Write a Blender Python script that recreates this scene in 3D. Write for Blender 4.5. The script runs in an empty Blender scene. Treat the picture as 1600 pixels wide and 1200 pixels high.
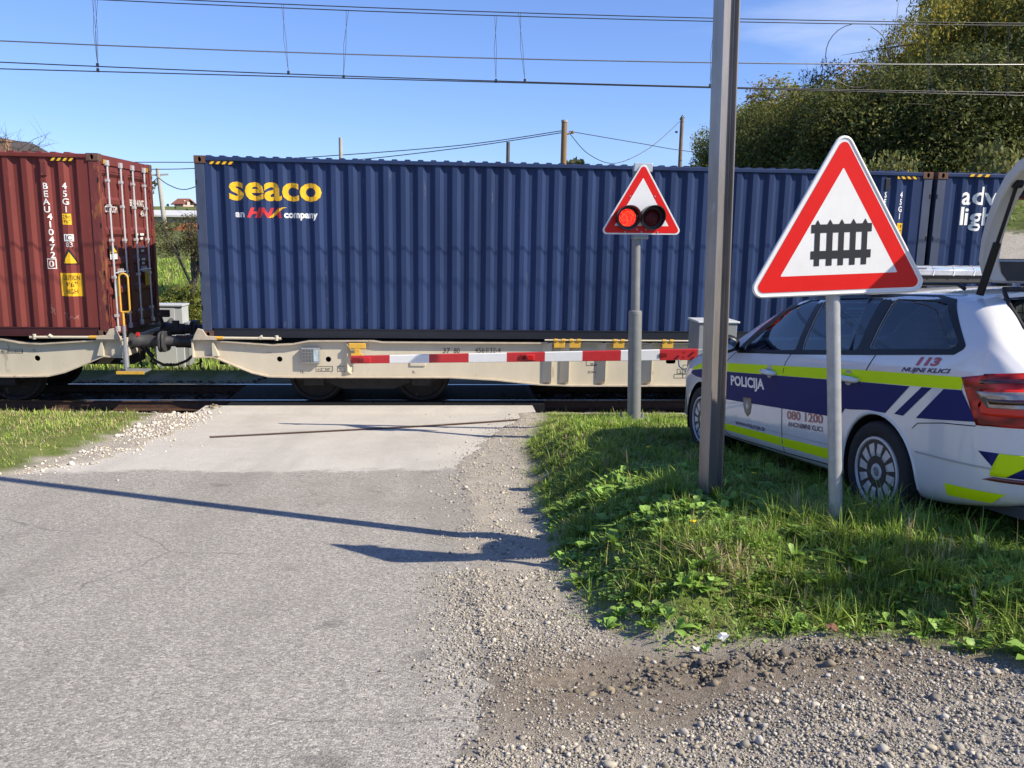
import bpy, bmesh, math, random
import numpy as np
from mathutils import Vector, Matrix
from mathutils.bvhtree import BVHTree

random.seed(7)
rng = np.random.default_rng(11)
SC = bpy.context.scene
COL = SC.collection
R = math.radians

# ------------------------------------------------------------------ camera, world, sun, exposure
CAM_F, PITCH, ROLL, YAW, CAM_H = 1300.0, R(10.313), R(-0.905), R(4.581), 2.909
def cam_matrix():
    cy, sy, cp, sp = math.cos(YAW), math.sin(YAW), math.cos(PITCH), math.sin(PITCH)
    fwd = np.array([sy*cp, cy*cp, -sp]); right = np.array([cy, -sy, 0]); down = np.cross(fwd, right)
    cr, sr = math.cos(ROLL), math.sin(ROLL)
    return np.array([cr*right+sr*down, -sr*right+cr*down, fwd])
CM = cam_matrix()
CC = np.array([0, 0, CAM_H])
def at(u, v, Y):                      # photograph pixel -> world point on the plane at distance Y
    d = CM.T @ np.array([(u-800)/CAM_F, (v-600)/CAM_F, 1.0])
    return CC + d*(Y/d[1])
cd = bpy.data.cameras.new('camera'); cam = bpy.data.objects.new('camera', cd); COL.objects.link(cam)
cd.sensor_width = 36; cd.lens = CAM_F/1600*36; cd.clip_end = 3000; cd.clip_start = 0.05
mw = Matrix.Identity(4)
for i in range(3):
    mw[i][0] = CM[0][i]; mw[i][1] = -CM[1][i]; mw[i][2] = -CM[2][i]; mw[i][3] = CC[i]
cam.matrix_world = mw
SC.camera = cam

SUN_EL, SUN_AZ = R(40.5), R(-26.8)    # azimuth of the sun measured from +X towards +Y
sdir = Vector((math.cos(SUN_EL)*math.cos(SUN_AZ), math.cos(SUN_EL)*math.sin(SUN_AZ), math.sin(SUN_EL)))
sl = bpy.data.lights.new('sun', 'SUN'); sl.energy = 5.0; sl.angle = R(0.53); sl.color = (1.0, 0.90, 0.735)
so = bpy.data.objects.new('sun', sl); COL.objects.link(so)
so.rotation_euler = sdir.to_track_quat('Z', 'Y').to_euler()
W = bpy.data.worlds.new('World'); SC.world = W; W.use_nodes = True
wn, wl = W.node_tree.nodes, W.node_tree.links
wn.clear()
wo = wn.new('ShaderNodeOutputWorld'); wb = wn.new('ShaderNodeBackground'); sky = wn.new('ShaderNodeTexSky')
sky.sky_type = 'NISHITA'; sky.sun_disc = False; sky.sun_elevation = SUN_EL
sky.sun_rotation = math.pi/2 - SUN_AZ
sky.altitude = 300; sky.air_density = 1.0; sky.dust_density = 0.15; sky.ozone_density = 4.0
wb.inputs['Strength'].default_value = 0.10
# thin high cirrus
tc = wn.new('ShaderNodeTexCoord'); mp = wn.new('ShaderNodeMapping'); mp.inputs['Scale'].default_value = (1.2, 3.4, 9.0)
mp.inputs['Rotation'].default_value = (0.1, 0.35, 0.3)
nz = wn.new('ShaderNodeTexNoise'); nz.inputs['Scale'].default_value = 1.7; nz.inputs['Detail'].default_value = 7; nz.inputs['Roughness'].default_value = 0.58
cr = wn.new('ShaderNodeValToRGB'); cr.color_ramp.elements[0].position = 0.46; cr.color_ramp.elements[1].position = 0.75
cr.color_ramp.elements[0].color = (0, 0, 0, 1); cr.color_ramp.elements[1].color = (0.4, 0.4, 0.4, 1)
mx = wn.new('ShaderNodeMix'); mx.data_type = 'RGBA'; mx.inputs[7].default_value = (7.0, 7.3, 7.8, 1)
wl.new(tc.outputs['Generated'], mp.inputs['Vector']); wl.new(mp.outputs[0], nz.inputs['Vector']); wl.new(nz.outputs['Fac'], cr.inputs[0])
sxw = wn.new('ShaderNodeSeparateXYZ'); wl.new(tc.outputs['Generated'], sxw.inputs[0])
mrw = wn.new('ShaderNodeMapRange'); mrw.interpolation_type = 'SMOOTHSTEP'; mrw.inputs[1].default_value = .16; mrw.inputs[2].default_value = .42; wl.new(sxw.outputs[0], mrw.inputs[0])
mlw = wn.new('ShaderNodeMath'); mlw.operation = 'MULTIPLY'; wl.new(cr.outputs[0], mlw.inputs[0]); wl.new(mrw.outputs[0], mlw.inputs[1]); wl.new(mlw.outputs[0], mx.inputs[0])
def vmul(src, c):
    q = wn.new('ShaderNodeMix'); q.data_type = 'RGBA'; q.blend_type = 'MULTIPLY'; q.inputs[0].default_value = 1; q.inputs[7].default_value = (*c, 1); wl.new(src, q.inputs[6]); return q.outputs[2]
gm = wn.new('ShaderNodeGamma'); gm.inputs[1].default_value = .85
wl.new(vmul(sky.outputs[0], (.1366,.1366,.1366)), gm.inputs[0]); wl.new(vmul(gm.outputs[0], (.68/.1366,.80/.1366,1.14/.1366)), mx.inputs[6]); wl.new(mx.outputs[2], wb.inputs[0]); wl.new(wb.outputs[0], wo.inputs[0])
SC.view_settings.view_transform = 'Standard'; SC.view_settings.look = 'None'; SC.view_settings.exposure = 0.65; SC.view_settings.gamma = 1
SC.cycles.max_bounces = 8; SC.cycles.transparent_max_bounces = 16; SC.cycles.caustics_reflective = False; SC.cycles.caustics_refractive = False
SC.cycles.use_denoising = True

# ------------------------------------------------------------------ helpers
MATS = {}
def mat(name, col, rough=0.6, metal=0.0, var=0.0, vscale=8.0, col2=None, bump=0.0, bscale=40.0, spec=0.5, coat=0.0, stain=None, sscale=3.0, sthr=0.6, stretch=None):
    """principled material: base colour broken by noise towards col2, optional stains (rust, dirt) with their own outline, optional bump"""
    m = bpy.data.materials.new(name); m.use_nodes = True; MATS[name] = m
    n, l = m.node_tree.nodes, m.node_tree.links
    b = n['Principled BSDF']
    b.inputs['Roughness'].default_value = rough; b.inputs['Metallic'].default_value = metal
    b.inputs['Specular IOR Level'].default_value = spec; b.inputs['Coat Weight'].default_value = coat; b.inputs['Coat Roughness'].default_value = 0.04
    b.inputs['Base Color'].default_value = (*col, 1)
    t = n.new('ShaderNodeTexCoord'); vec = t.outputs['Object']
    if stretch:
        mpn = n.new('ShaderNodeMapping'); mpn.inputs['Scale'].default_value = stretch; l.new(vec, mpn.inputs[0]); vec = mpn.outputs[0]
    out = None
    if var > 0 or col2:
        c2 = col2 or tuple(c*(1-var) for c in col)
        nz = n.new('ShaderNodeTexNoise'); nz.inputs['Scale'].default_value = vscale; nz.inputs['Detail'].default_value = 6; nz.inputs['Roughness'].default_value = 0.65
        l.new(vec, nz.inputs['Vector'])
        rp = n.new('ShaderNodeValToRGB'); rp.color_ramp.elements[0].position = 0.32; rp.color_ramp.elements[1].position = 0.68
        rp.color_ramp.elements[0].color = (*c2, 1); rp.color_ramp.elements[1].color = (*col, 1)
        l.new(nz.outputs['Fac'], rp.inputs[0]); out = rp.outputs[0]
    if stain:
        nz2 = n.new('ShaderNodeTexNoise'); nz2.inputs['Scale'].default_value = sscale; nz2.inputs['Detail'].default_value = 8; nz2.inputs['Roughness'].default_value = 0.7
        l.new(vec, nz2.inputs['Vector'])
        r2 = n.new('ShaderNodeValToRGB'); r2.color_ramp.elements[0].position = sthr; r2.color_ramp.elements[1].position = sthr+0.06
        l.new(nz2.outputs['Fac'], r2.inputs[0])
        mm = n.new('ShaderNodeMix'); mm.data_type = 'RGBA'; l.new(r2.outputs[0], mm.inputs[0])
        if out: l.new(out, mm.inputs[6])
        else: mm.inputs[6].default_value = (*col, 1)
        mm.inputs[7].default_value = (*stain, 1); out = mm.outputs[2]
    if out: l.new(out, b.inputs['Base Color'])
    if bump > 0:
        nb = n.new('ShaderNodeTexNoise'); nb.inputs['Scale'].default_value = bscale; nb.inputs['Detail'].default_value = 4
        l.new(vec, nb.inputs['Vector'])
        bp = n.new('ShaderNodeBump'); bp.inputs['Strength'].default_value = bump; bp.inputs['Distance'].default_value = 0.01
        l.new(nb.outputs['Fac'], bp.inputs['Height']); l.new(bp.outputs[0], b.inputs['Normal'])
    return m

class MB:
    def __init__(s): s.v, s.f, s.m = [], [], []
    def add(s, vs, fs, mi=0):
        o = len(s.v); s.v += [tuple(p) for p in vs]; s.f += [tuple(i+o for i in f) for f in fs]; s.m += [mi]*len(fs); return s
    def box(s, x0, y0, z0, x1, y1, z1, mi=0, M=None):
        vs = [(x0,y0,z0),(x1,y0,z0),(x1,y1,z0),(x0,y1,z0),(x0,y0,z1),(x1,y0,z1),(x1,y1,z1),(x0,y1,z1)]
        if M is not None: vs = [tuple(M @ Vector(p)) for p in vs]
        return s.add(vs, [(0,3,2,1),(4,5,6,7),(0,1,5,4),(1,2,6,5),(2,3,7,6),(3,0,4,7)], mi)
    def tube(s, pts, r, n=8, mi=0, cap=True):
        pts = [Vector(p) for p in pts]; k = len(pts)
        rs = r if hasattr(r, '__len__') else [r]*k
        vs, fs = [], []
        up = None
        for i, p in enumerate(pts):
            d = (pts[min(i+1,k-1)] - pts[max(i-1,0)])
            d = d.normalized() if d.length > 1e-9 else Vector((0,0,1))
            if up is None:
                up = Vector((0,0,1)) if abs(d.z) < 0.9 else Vector((1,0,0))
            a = d.cross(up).normalized(); b = a.cross(d).normalized(); up = b
            for j in range(n):
                t = 2*math.pi*j/n
                vs.append(p + a*math.cos(t)*rs[i] + b*math.sin(t)*rs[i])
        for i in range(k-1):
            for j in range(n):
                fs.append((i*n+j, i*n+(j+1)%n, (i+1)*n+(j+1)%n, (i+1)*n+j))
        if cap: fs += [tuple(range(n-1,-1,-1)), tuple((k-1)*n+j for j in range(n))]
        return s.add(vs, fs, mi)
    def lathe(s, prof, c=(0,0,0), axis='z', n=24, mi=0, closed=False):
        vs, fs = [], []; k = len(prof)
        for r, h in prof:
            for j in range(n):
                t = 2*math.pi*j/n; a, b = r*math.cos(t), r*math.sin(t)
                p = {'z':(a,b,h),'y':(a,h,-b),'x':(h,a,b)}[axis]
                vs.append((p[0]+c[0],p[1]+c[1],p[2]+c[2]))
        for i in range(k-1 if not closed else k):
            for j in range(n):
                i2 = (i+1)%k
                fs.append((i*n+j, i*n+(j+1)%n, i2*n+(j+1)%n, i2*n+j))
        if not closed:
            if prof[0][0] > 1e-6: fs.append(tuple(range(n-1,-1,-1)))
            if prof[-1][0] > 1e-6: fs.append(tuple((k-1)*n+j for j in range(n)))
        return s.add(vs, fs, mi)
    def prism(s, poly, plane, d0, d1, mi=0):
        n = len(poly)
        def P(a, b, d): return {'xz':(a,d,b),'yz':(d,a,b),'xy':(a,b,d)}[plane]
        vs = [P(a,b,d0) for a,b in poly] + [P(a,b,d1) for a,b in poly]
        fs = [tuple(range(n)), tuple(range(2*n-1,n-1,-1))] + [(i,n+i,n+(i+1)%n,(i+1)%n) for i in range(n)]
        return s.add(vs, fs, mi)
    def build(s, name, mats, parent=None, smooth=None, bevel=0, weld=False, segs=2):
        me = bpy.data.meshes.new(name); me.from_pydata(s.v, [], s.f)
        if not isinstance(mats, (list, tuple)): mats = [mats]
        for m in mats: me.materials.append(m)
        me.polygons.foreach_set('material_index', s.m)
        bm = bmesh.new(); bm.from_mesh(me)
        if weld: bmesh.ops.remove_doubles(bm, verts=bm.verts, dist=1e-5)
        bmesh.ops.recalc_face_normals(bm, faces=bm.faces); bm.to_mesh(me); bm.free()
        return link(name, me, parent, smooth, bevel, segs)
def link(name, me, parent=None, smooth=None, bevel=0, segs=2):
    o = bpy.data.objects.new(name, me); COL.objects.link(o)
    if parent is not None: o.parent = parent
    if smooth:
        me.polygons.foreach_set('use_smooth', [True]*len(me.polygons)); me.set_sharp_from_angle(angle=R(smooth))
    if bevel:
        b = o.modifiers.new('Bevel', 'BEVEL'); b.width = bevel; b.segments = segs; b.limit_method = 'ANGLE'; b.angle_limit = R(40)
    me.update()
    return o
def npmesh(name, V, F, mats, parent=None, tint=None, smooth=False):
    """mesh from numpy arrays; F is (n,3) or (n,4); tint is one colour per vertex"""
    me = bpy.data.meshes.new(name); V = np.asarray(V, np.float32); F = np.asarray(F, np.int32)
    k = F.shape[1]
    me.vertices.add(len(V)); me.vertices.foreach_set('co', V.ravel())
    me.loops.add(F.size); me.loops.foreach_set('vertex_index', F.ravel())
    me.polygons.add(len(F)); me.polygons.foreach_set('loop_start', np.arange(0, F.size, k, dtype=np.int32)); 
    if not isinstance(mats, (list, tuple)): mats = [mats]
    for m in mats: me.materials.append(m)
    if tint is not None:
        a = me.attributes.new('tint', 'FLOAT_COLOR', 'POINT')
        t = np.ones((len(V), 4), np.float32); t[:, :3] = tint; a.data.foreach_set('color', t.ravel())
    if smooth: me.polygons.foreach_set('use_smooth', np.ones(len(F), bool))
    me.update(calc_edges=True); me.validate()
    o = bpy.data.objects.new(name, me); COL.objects.link(o)
    if parent is not None: o.parent = parent
    return o
def tag(o, label=None, cat=None, group=None, kind=None):
    if label: o['label'] = label
    if cat: o['category'] = cat
    if group: o['group'] = group
    if kind: o['kind'] = kind
    return o
def thing(name, label, cat, loc=(0,0,0), rotz=0, group=None):
    o = bpy.data.objects.new(name, None); COL.objects.link(o); o.location = loc; o.rotation_euler = (0,0,rotz); o.empty_display_size = 0.2
    return tag(o, label, cat, group)
def copy_tree(o, parent=None):
    c = o.copy(); COL.objects.link(c)
    if parent is not None: c.parent = parent
    for ch in list(o.children): copy_tree(ch, c)
    return c
def text_bm(s, size, bold=0.0, shear=0.0, spacing=1.0, align='LEFT', stack=False, res=3):
    """lettering as a flat bmesh in the xz plane"""
    cu = bpy.data.curves.new('lettering', 'FONT'); cu.body = '\n'.join(s) if stack else s
    cu.size = size; cu.offset = bold; cu.shear = shear; cu.space_character = spacing; cu.align_x = align; cu.resolution_u = res
    if stack: cu.space_line = 0.78
    o = bpy.data.objects.new('lettering', cu); COL.objects.link(o)
    dg = bpy.context.evaluated_depsgraph_get(); dg.update()
    me = bpy.data.meshes.new_from_object(o.evaluated_get(dg))
    bpy.data.objects.remove(o); bpy.data.curves.remove(cu)
    bm = bmesh.new(); bm.from_mesh(me); bpy.data.meshes.remove(me)
    bmesh.ops.triangulate(bm, faces=bm.faces)
    for v in bm.verts: v.co = Vector((v.co.x, 0, v.co.y))
    return bm
def poly_bm(polys):
    bm = bmesh.new()
    for p in polys:
        bm.faces.new([bm.verts.new((a, 0, b)) for a, b in p])
    return bm
def move_bm(bm, x, z, width=None):
    if width:
        xs = [v.co.x for v in bm.verts]; k = width/(max(xs)-min(xs)); x0 = min(xs)
        for v in bm.verts: v.co.x = (v.co.x-x0)*k
    for v in bm.verts: v.co.x += x; v.co.z += z
    return bm
def cut_bm(bm, xs=(), zs=()):
    for x in xs:
        bmesh.ops.bisect_plane(bm, geom=bm.verts[:]+bm.edges[:]+bm.faces[:], plane_co=(x,0,0), plane_no=(1,0,0), dist=1e-5)
    for z in zs:
        bmesh.ops.bisect_plane(bm, geom=bm.verts[:]+bm.edges[:]+bm.faces[:], plane_co=(0,0,z), plane_no=(0,0,1), dist=1e-5)
    return bm
def bm_obj(name, bm, mats, parent=None, smooth=None):
    me = bpy.data.meshes.new(name); bm.to_mesh(me); bm.free()
    for m in (mats if isinstance(mats, (list, tuple)) else [mats]): me.materials.append(m)
    return link(name, me, parent, smooth)
def join_bm(a, b):
    me = bpy.data.meshes.new('t'); b.to_mesh(me); b.free(); a.from_mesh(me); bpy.data.meshes.remove(me); return a
def circle(cx, cz, r, n=20, a0=0, a1=2*math.pi, rz=None):
    rz = rz or r
    return [(cx+r*math.cos(a0+(a1-a0)*i/n), cz+rz*math.sin(a0+(a1-a0)*i/n)) for i in range(n)]
def round_poly(pts, r, n=5):
    out = []; k = len(pts)
    for i in range(k):
        p0, p, p1 = [Vector(pts[j % k]) for j in (i-1, i, i+1)]
        a, b = (p0-p).normalized(), (p1-p).normalized()
        ang = a.angle(b); d = r/math.tan(ang/2); d = min(d, (p0-p).length*.45, (p1-p).length*.45); rr = d*math.tan(ang/2)
        c = p + (a+b).normalized()*(rr/math.sin(ang/2)); s0, s1 = p+a*d-c, p+b*d-c
        t0 = math.atan2(s0.y, s0.x); t1 = math.atan2(s1.y, s1.x); dt = (t1-t0+math.pi) % (2*math.pi) - math.pi
        out += [(c.x+rr*math.cos(t0+dt*j/n), c.y+rr*math.sin(t0+dt*j/n)) for j in range(n+1)]
    return out
def boolean_cut(o, cutters, solver='EXACT'):
    for c in cutters:
        b = o.modifiers.new('cut', 'BOOLEAN'); b.operation = 'DIFFERENCE'; b.object = c; b.solver = solver
    dg = bpy.context.evaluated_depsgraph_get(); dg.update()
    me = bpy.data.meshes.new_from_object(o.evaluated_get(dg)); old = o.data; o.modifiers.clear(); o.data = me
    bpy.data.meshes.remove(old)
    for c in cutters: bpy.data.objects.remove(c)
def sstep(a, b, x):
    t = np.clip((np.asarray(x, float)-a)/(b-a), 0, 1); return t*t*(3-2*t)
def vnoise(X, Y, s, seed=0):
    """cheap smooth value noise"""
    r = np.random.default_rng(seed); T = r.random((64, 64))
    x, y = np.asarray(X)*s+100, np.asarray(Y)*s+100
    i, j = np.floor(x).astype(int), np.floor(y).astype(int); fx, fy = x-i, y-j
    fx, fy = fx*fx*(3-2*fx), fy*fy*(3-2*fy)
    g = lambda a, b: T[a % 64, b % 64]
    return (g(i,j)*(1-fx)+g(i+1,j)*fx)*(1-fy) + (g(i,j+1)*(1-fx)+g(i+1,j+1)*fx)*fy
def fbm(X, Y, s, seed=0, o=3):
    return sum(vnoise(X, Y, s*2**k, seed+k)*.5**k for k in range(o))/sum(.5**k for k in range(o))
exec_parts = True

# ------------------------------------------------------------------ terrain
D = 13.891                      # near faces of the containers
TC = D + 1.219                  # centre line of the track
NR, FR = TC-0.753, TC+0.753     # rail centre lines
def base_h(X, Y):
    far = [17,20,24,30,40,60,100,160,250,600,2600]; fz = [-.05,-.28,.1,1.05,1.95,2.8,4.0,6.4,8,12,18]
    road = np.interp(Y, [-30,-10,-4,0,1,2,3,4,5,6,7,8,9,10,11,12,12.7,13.3]+far,
                     [2.7,2.3,1.95,1.52,1.365,1.216,1.074,.939,.81,.688,.572,.463,.361,.265,.176,.093,.04,0]+fz)
    road = road - .0142*np.clip(X, -6, 3)*(1-sstep(11, 13.3, Y))
    rgt = np.interp(Y, [-30,-10,0,3.7,8.6,10.15,11.5,12.5,13.3]+far,
                    [2.9,2.5,1.68,1.298,.80,.52,.27,.09,0]+fz)
    k = np.maximum(sstep(-.05, .8, d_right(X, Y)), .8*sstep(.5, 3.2, X))
    return road*(1-k)+rgt*k
def d_right(X, Y):
    xb = np.interp(Y, [2.5,3.0,3.3,3.6,4.05,5.06,6.6,8.37,10.0,12.6,13.4], [1.6,1.25,1.05,.82,.69,.67,.73,.82,.9,1.35,1.5])
    yb = np.interp(X, [.5,.8,1.0,1.6,2.0,2.15,2.3,2.6,4,8,40], [3.8,3.6,3.38,3.37,3.22,3.02,2.78,2.6,2.5,2.3,2.0])
    return np.minimum(np.minimum(X-xb, Y-yb), 13.2-Y)
def d_left(X, Y):
    xl = np.interp(Y, [7.6,8.19,9,10,11.3,13], [-4.4,-4.3,-4.23,-4.2,-4.28,-4.5])
    yb = np.interp(X, [-40,-12,-6,-4.3], [9.5,8.8,8.4,8.1])
    return np.minimum(np.minimum(xl-X, Y-yb), 13.2-Y)
def d_road(X, Y):
    xl = np.interp(Y, [7.4,7.9,8.2,9,10.5,11.5,13.2,14.2], [-40,-8,-4.2,-3.85,-3.7,-3.7,-3.85,-3.8])
    xr = np.interp(Y, [-30,-4,0,3,8,8.6,10.6,12.5,13.4,14.2], [1.2,.4,.22,.15,.12,.10,.5,1.05,1.3,1.35])
    return np.minimum(np.minimum(X-xl, xr-X), 14.0-Y)
def H(X, Y):
    X = np.asarray(X, float); Y = np.asarray(Y, float)
    h = base_h(X, Y)
    dg, dl, dr = d_right(X, Y), d_left(X, Y), d_road(X, Y)
    m = .04*sstep(-.05, .55, dg)*(1-.8*sstep(2.4, 3.0, X)) + .03*np.exp(-((X-1.75)**2+(Y-4.9)**2)/.5)*sstep(0,.4,dg)
    h = h + m*(1-sstep(11.8, 13, Y)) + .07*sstep(0, .5, dl)
    near = (np.abs(X) < 9) & (Y < 14) & (Y > -2)
    n = np.where(near, fbm(X, Y, 2.2, 3)-.5, 0); n2 = np.where(near, fbm(X, Y, 9, 5)-.5, 0)
    off = sstep(-.15, .25, -dr)
    h = h + off*(n*.05+n2*.022)
    # ruts and clods of mud at the foot of the mound
    mud = np.exp(-((X-1.3)/.6)**2-((Y-3.2)/.13)**2)
    h = h + np.where(near, (fbm(X, Y, 16, 9)-.45)*.09*mud, 0) - .02*np.exp(-((X-.75)/.5)**2-((Y-3.2)/.12)**2)
    # road sheet sits in a shallow tray
    h = h + np.where(near & (Y < 13.9), (.012 - .05*sstep(-.06, .16, dr + (n*.35+n2*.22))), -.02*sstep(0,.5,dr))
    # track bed
    cross = sstep(-4.1, -3.7, X)*(1-sstep(1.4, 1.75, X))
    bed = sstep(13.25, 13.6, Y)*(1-sstep(17.0, 18.2, Y))
    h = h*(1-bed) + bed*((1-cross)*-.27 + cross*-.16)
    # wooded hillside to the right
    h = h + 15*sstep(8, 48, X-.12*(Y-25))*sstep(22, 60, Y) - .0
    # far ripples
    far = sstep(25, 70, Y)
    h = h + far*(fbm(X, Y, .02, 21)-.5)*1.5*sstep(60,160,Y) + far*(fbm(X, Y, .12, 22)-.5)*.5
    return h
def grid_axis(a, b, st, lo, hi):
    v = list(np.arange(a, b+1e-6, st)); s = st
    while v[-1] < hi: s *= 1.22; v.append(v[-1]+s)
    s = st
    while v[0] > lo: s *= 1.22; v.insert(0, v[0]-s)
    return np.array(v)
gx = grid_axis(-7, 5.5, .07, -2200, 2200); gy = grid_axis(1.3, 13.9, .07, -300, 2500)
GX, GY = np.meshgrid(gx, gy)
GZ = H(GX, GY)
nx_, ny_ = len(gx), len(gy)
idx = np.arange(nx_*ny_).reshape(ny_, nx_)
Q = np.stack([idx[:-1,:-1], idx[:-1,1:], idx[1:,1:], idx[1:,:-1]], -1).reshape(-1, 4)
def ground_masks(X, Y):
    n = fbm(X, Y, 3, 31)-.5
    g = np.maximum(sstep(.0, .30, d_right(X, Y)+n*.4), sstep(-.05, .2, d_left(X, Y)+n*.4))
    path = np.abs(Y - (41.5 + .25*(X+14) + 1.5*np.sin(X*.18))) - 1.3
    g = np.maximum(g, sstep(17.0, 17.7, Y+n)*sstep(0, .5, path))
    mud = 1.1*np.exp(-((X-1.4)/1.15)**4-((Y-3.08)/.30)**2) + .85*np.exp(-((X-.55)/.5)**2-((Y-3.3)/.40)**2) + .45*np.exp(-((X-1.0)/1.2)**4-((Y-2.75)/.3)**2)
    bal = sstep(13.3, 13.6, Y)*(1-sstep(16.9, 17.5, Y))
    return np.stack([g, np.clip(mud+n*.5*mud, 0, 1), bal], -1)
def ground_mat():
    m = bpy.data.materials.new('ground'); m.use_nodes = True; n, l = m.node_tree.nodes, m.node_tree.links; b = n['Principled BSDF']
    b.inputs['Roughness'].default_value = .95; b.inputs['Specular IOR Level'].default_value = .15
    t = n.new('ShaderNodeTexCoord'); at_ = n.new('ShaderNodeAttribute'); at_.attribute_name = 'tint'
    sp = n.new('ShaderNodeSeparateColor'); l.new(at_.outputs['Color'], sp.inputs[0])
    def noise(s, d=6, r=.6):
        z = n.new('ShaderNodeTexNoise'); z.inputs['Scale'].default_value = s; z.inputs['Detail'].default_value = d; z.inputs['Roughness'].default_value = r
        l.new(t.outputs['Object'], z.inputs['Vector']); return z.outputs['Fac']
    def ramp(f, *st):
        r = n.new('ShaderNodeValToRGB'); e = r.color_ramp.elements
        for i, (p, c) in enumerate(st):
            if i > 1: e.new(p)
            e[i].position = p; e[i].color = (*c, 1)
        l.new(f, r.inputs[0]); return r.outputs[0]
    def mixc(f, a, c, mode='MIX'):
        x = n.new('ShaderNodeMix'); x.data_type = 'RGBA'; x.blend_type = mode
        if isinstance(f, float): x.inputs[0].default_value = f
        else: l.new(f, x.inputs[0])
        l.new(a, x.inputs[6]); l.new(c, x.inputs[7]); return x.outputs[2]
    v = n.new('ShaderNodeTexVoronoi'); v.inputs['Scale'].default_value = 75; l.new(t.outputs['Object'], v.inputs['Vector'])
    v2 = n.new('ShaderNodeTexVoronoi'); v2.inputs['Scale'].default_value = 190; l.new(t.outputs['Object'], v2.inputs['Vector'])
    sv = n.new('ShaderNodeSeparateColor'); l.new(v.outputs['Color'], sv.inputs[0])
    sv2 = n.new('ShaderNodeSeparateColor'); l.new(v2.outputs['Color'], sv2.inputs[0])
    peb = mixc(.5, ramp(sv.outputs[0], (0, (.17,.155,.135)), (.5, (.36,.33,.285)), (1, (.60,.555,.48))), ramp(sv2.outputs[1], (0, (.23,.205,.175)), (1, (.52,.48,.41))))
    dust = ramp(noise(6), (.3, (.33,.295,.24)), (.7, (.45,.405,.34)))
    grav = mixc(ramp(noise(14, 8, .7), (.42, (0,0,0)), (.6, (1,1,1))), dust, peb)
    mudc = ramp(noise(30, 8), (.3, (.15,.122,.094)), (.7, (.30,.255,.20)))
    grav = mixc(sp.outputs[1], grav, mudc)
    balc = mixc(.35, ramp(sv.outputs[0], (0, (.05,.047,.044)), (1, (.17,.155,.14))), ramp(noise(3), (.3, (.05,.045,.04)), (.7, (.12,.105,.09))))
    grav = mixc(sp.outputs[2], grav, balc)
    gr = mixc(ramp(noise(.25, 5), (.35, (0,0,0)), (.65, (1,1,1))), ramp(noise(9, 8, .75), (.3, (.045,.052,.018)), (.55, (.085,.10,.03)), (.75, (.17,.15,.08))), ramp(noise(2.2, 8), (.3, (.10,.145,.032)), (.7, (.18,.205,.065))))
    l.new(mixc(sp.outputs[0], grav, gr), b.inputs['Base Color'])
    bp = n.new('ShaderNodeBump'); bp.inputs['Strength'].default_value = .8; bp.inputs['Distance'].default_value = .012
    ad = n.new('ShaderNodeMath'); ad.operation = 'ADD'; l.new(noise(180, 3), ad.inputs[0]); l.new(noise(60), ad.inputs[1])
    l.new(ad.outputs[0], bp.inputs['Height']); l.new(bp.outputs[0], b.inputs['Normal'])
    return m
tag(npmesh('ground', np.stack([GX, GY, GZ], -1).reshape(-1, 3), Q, ground_mat(), tint=ground_masks(GX, GY).reshape(-1, 3), smooth=True), kind='structure')

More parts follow.
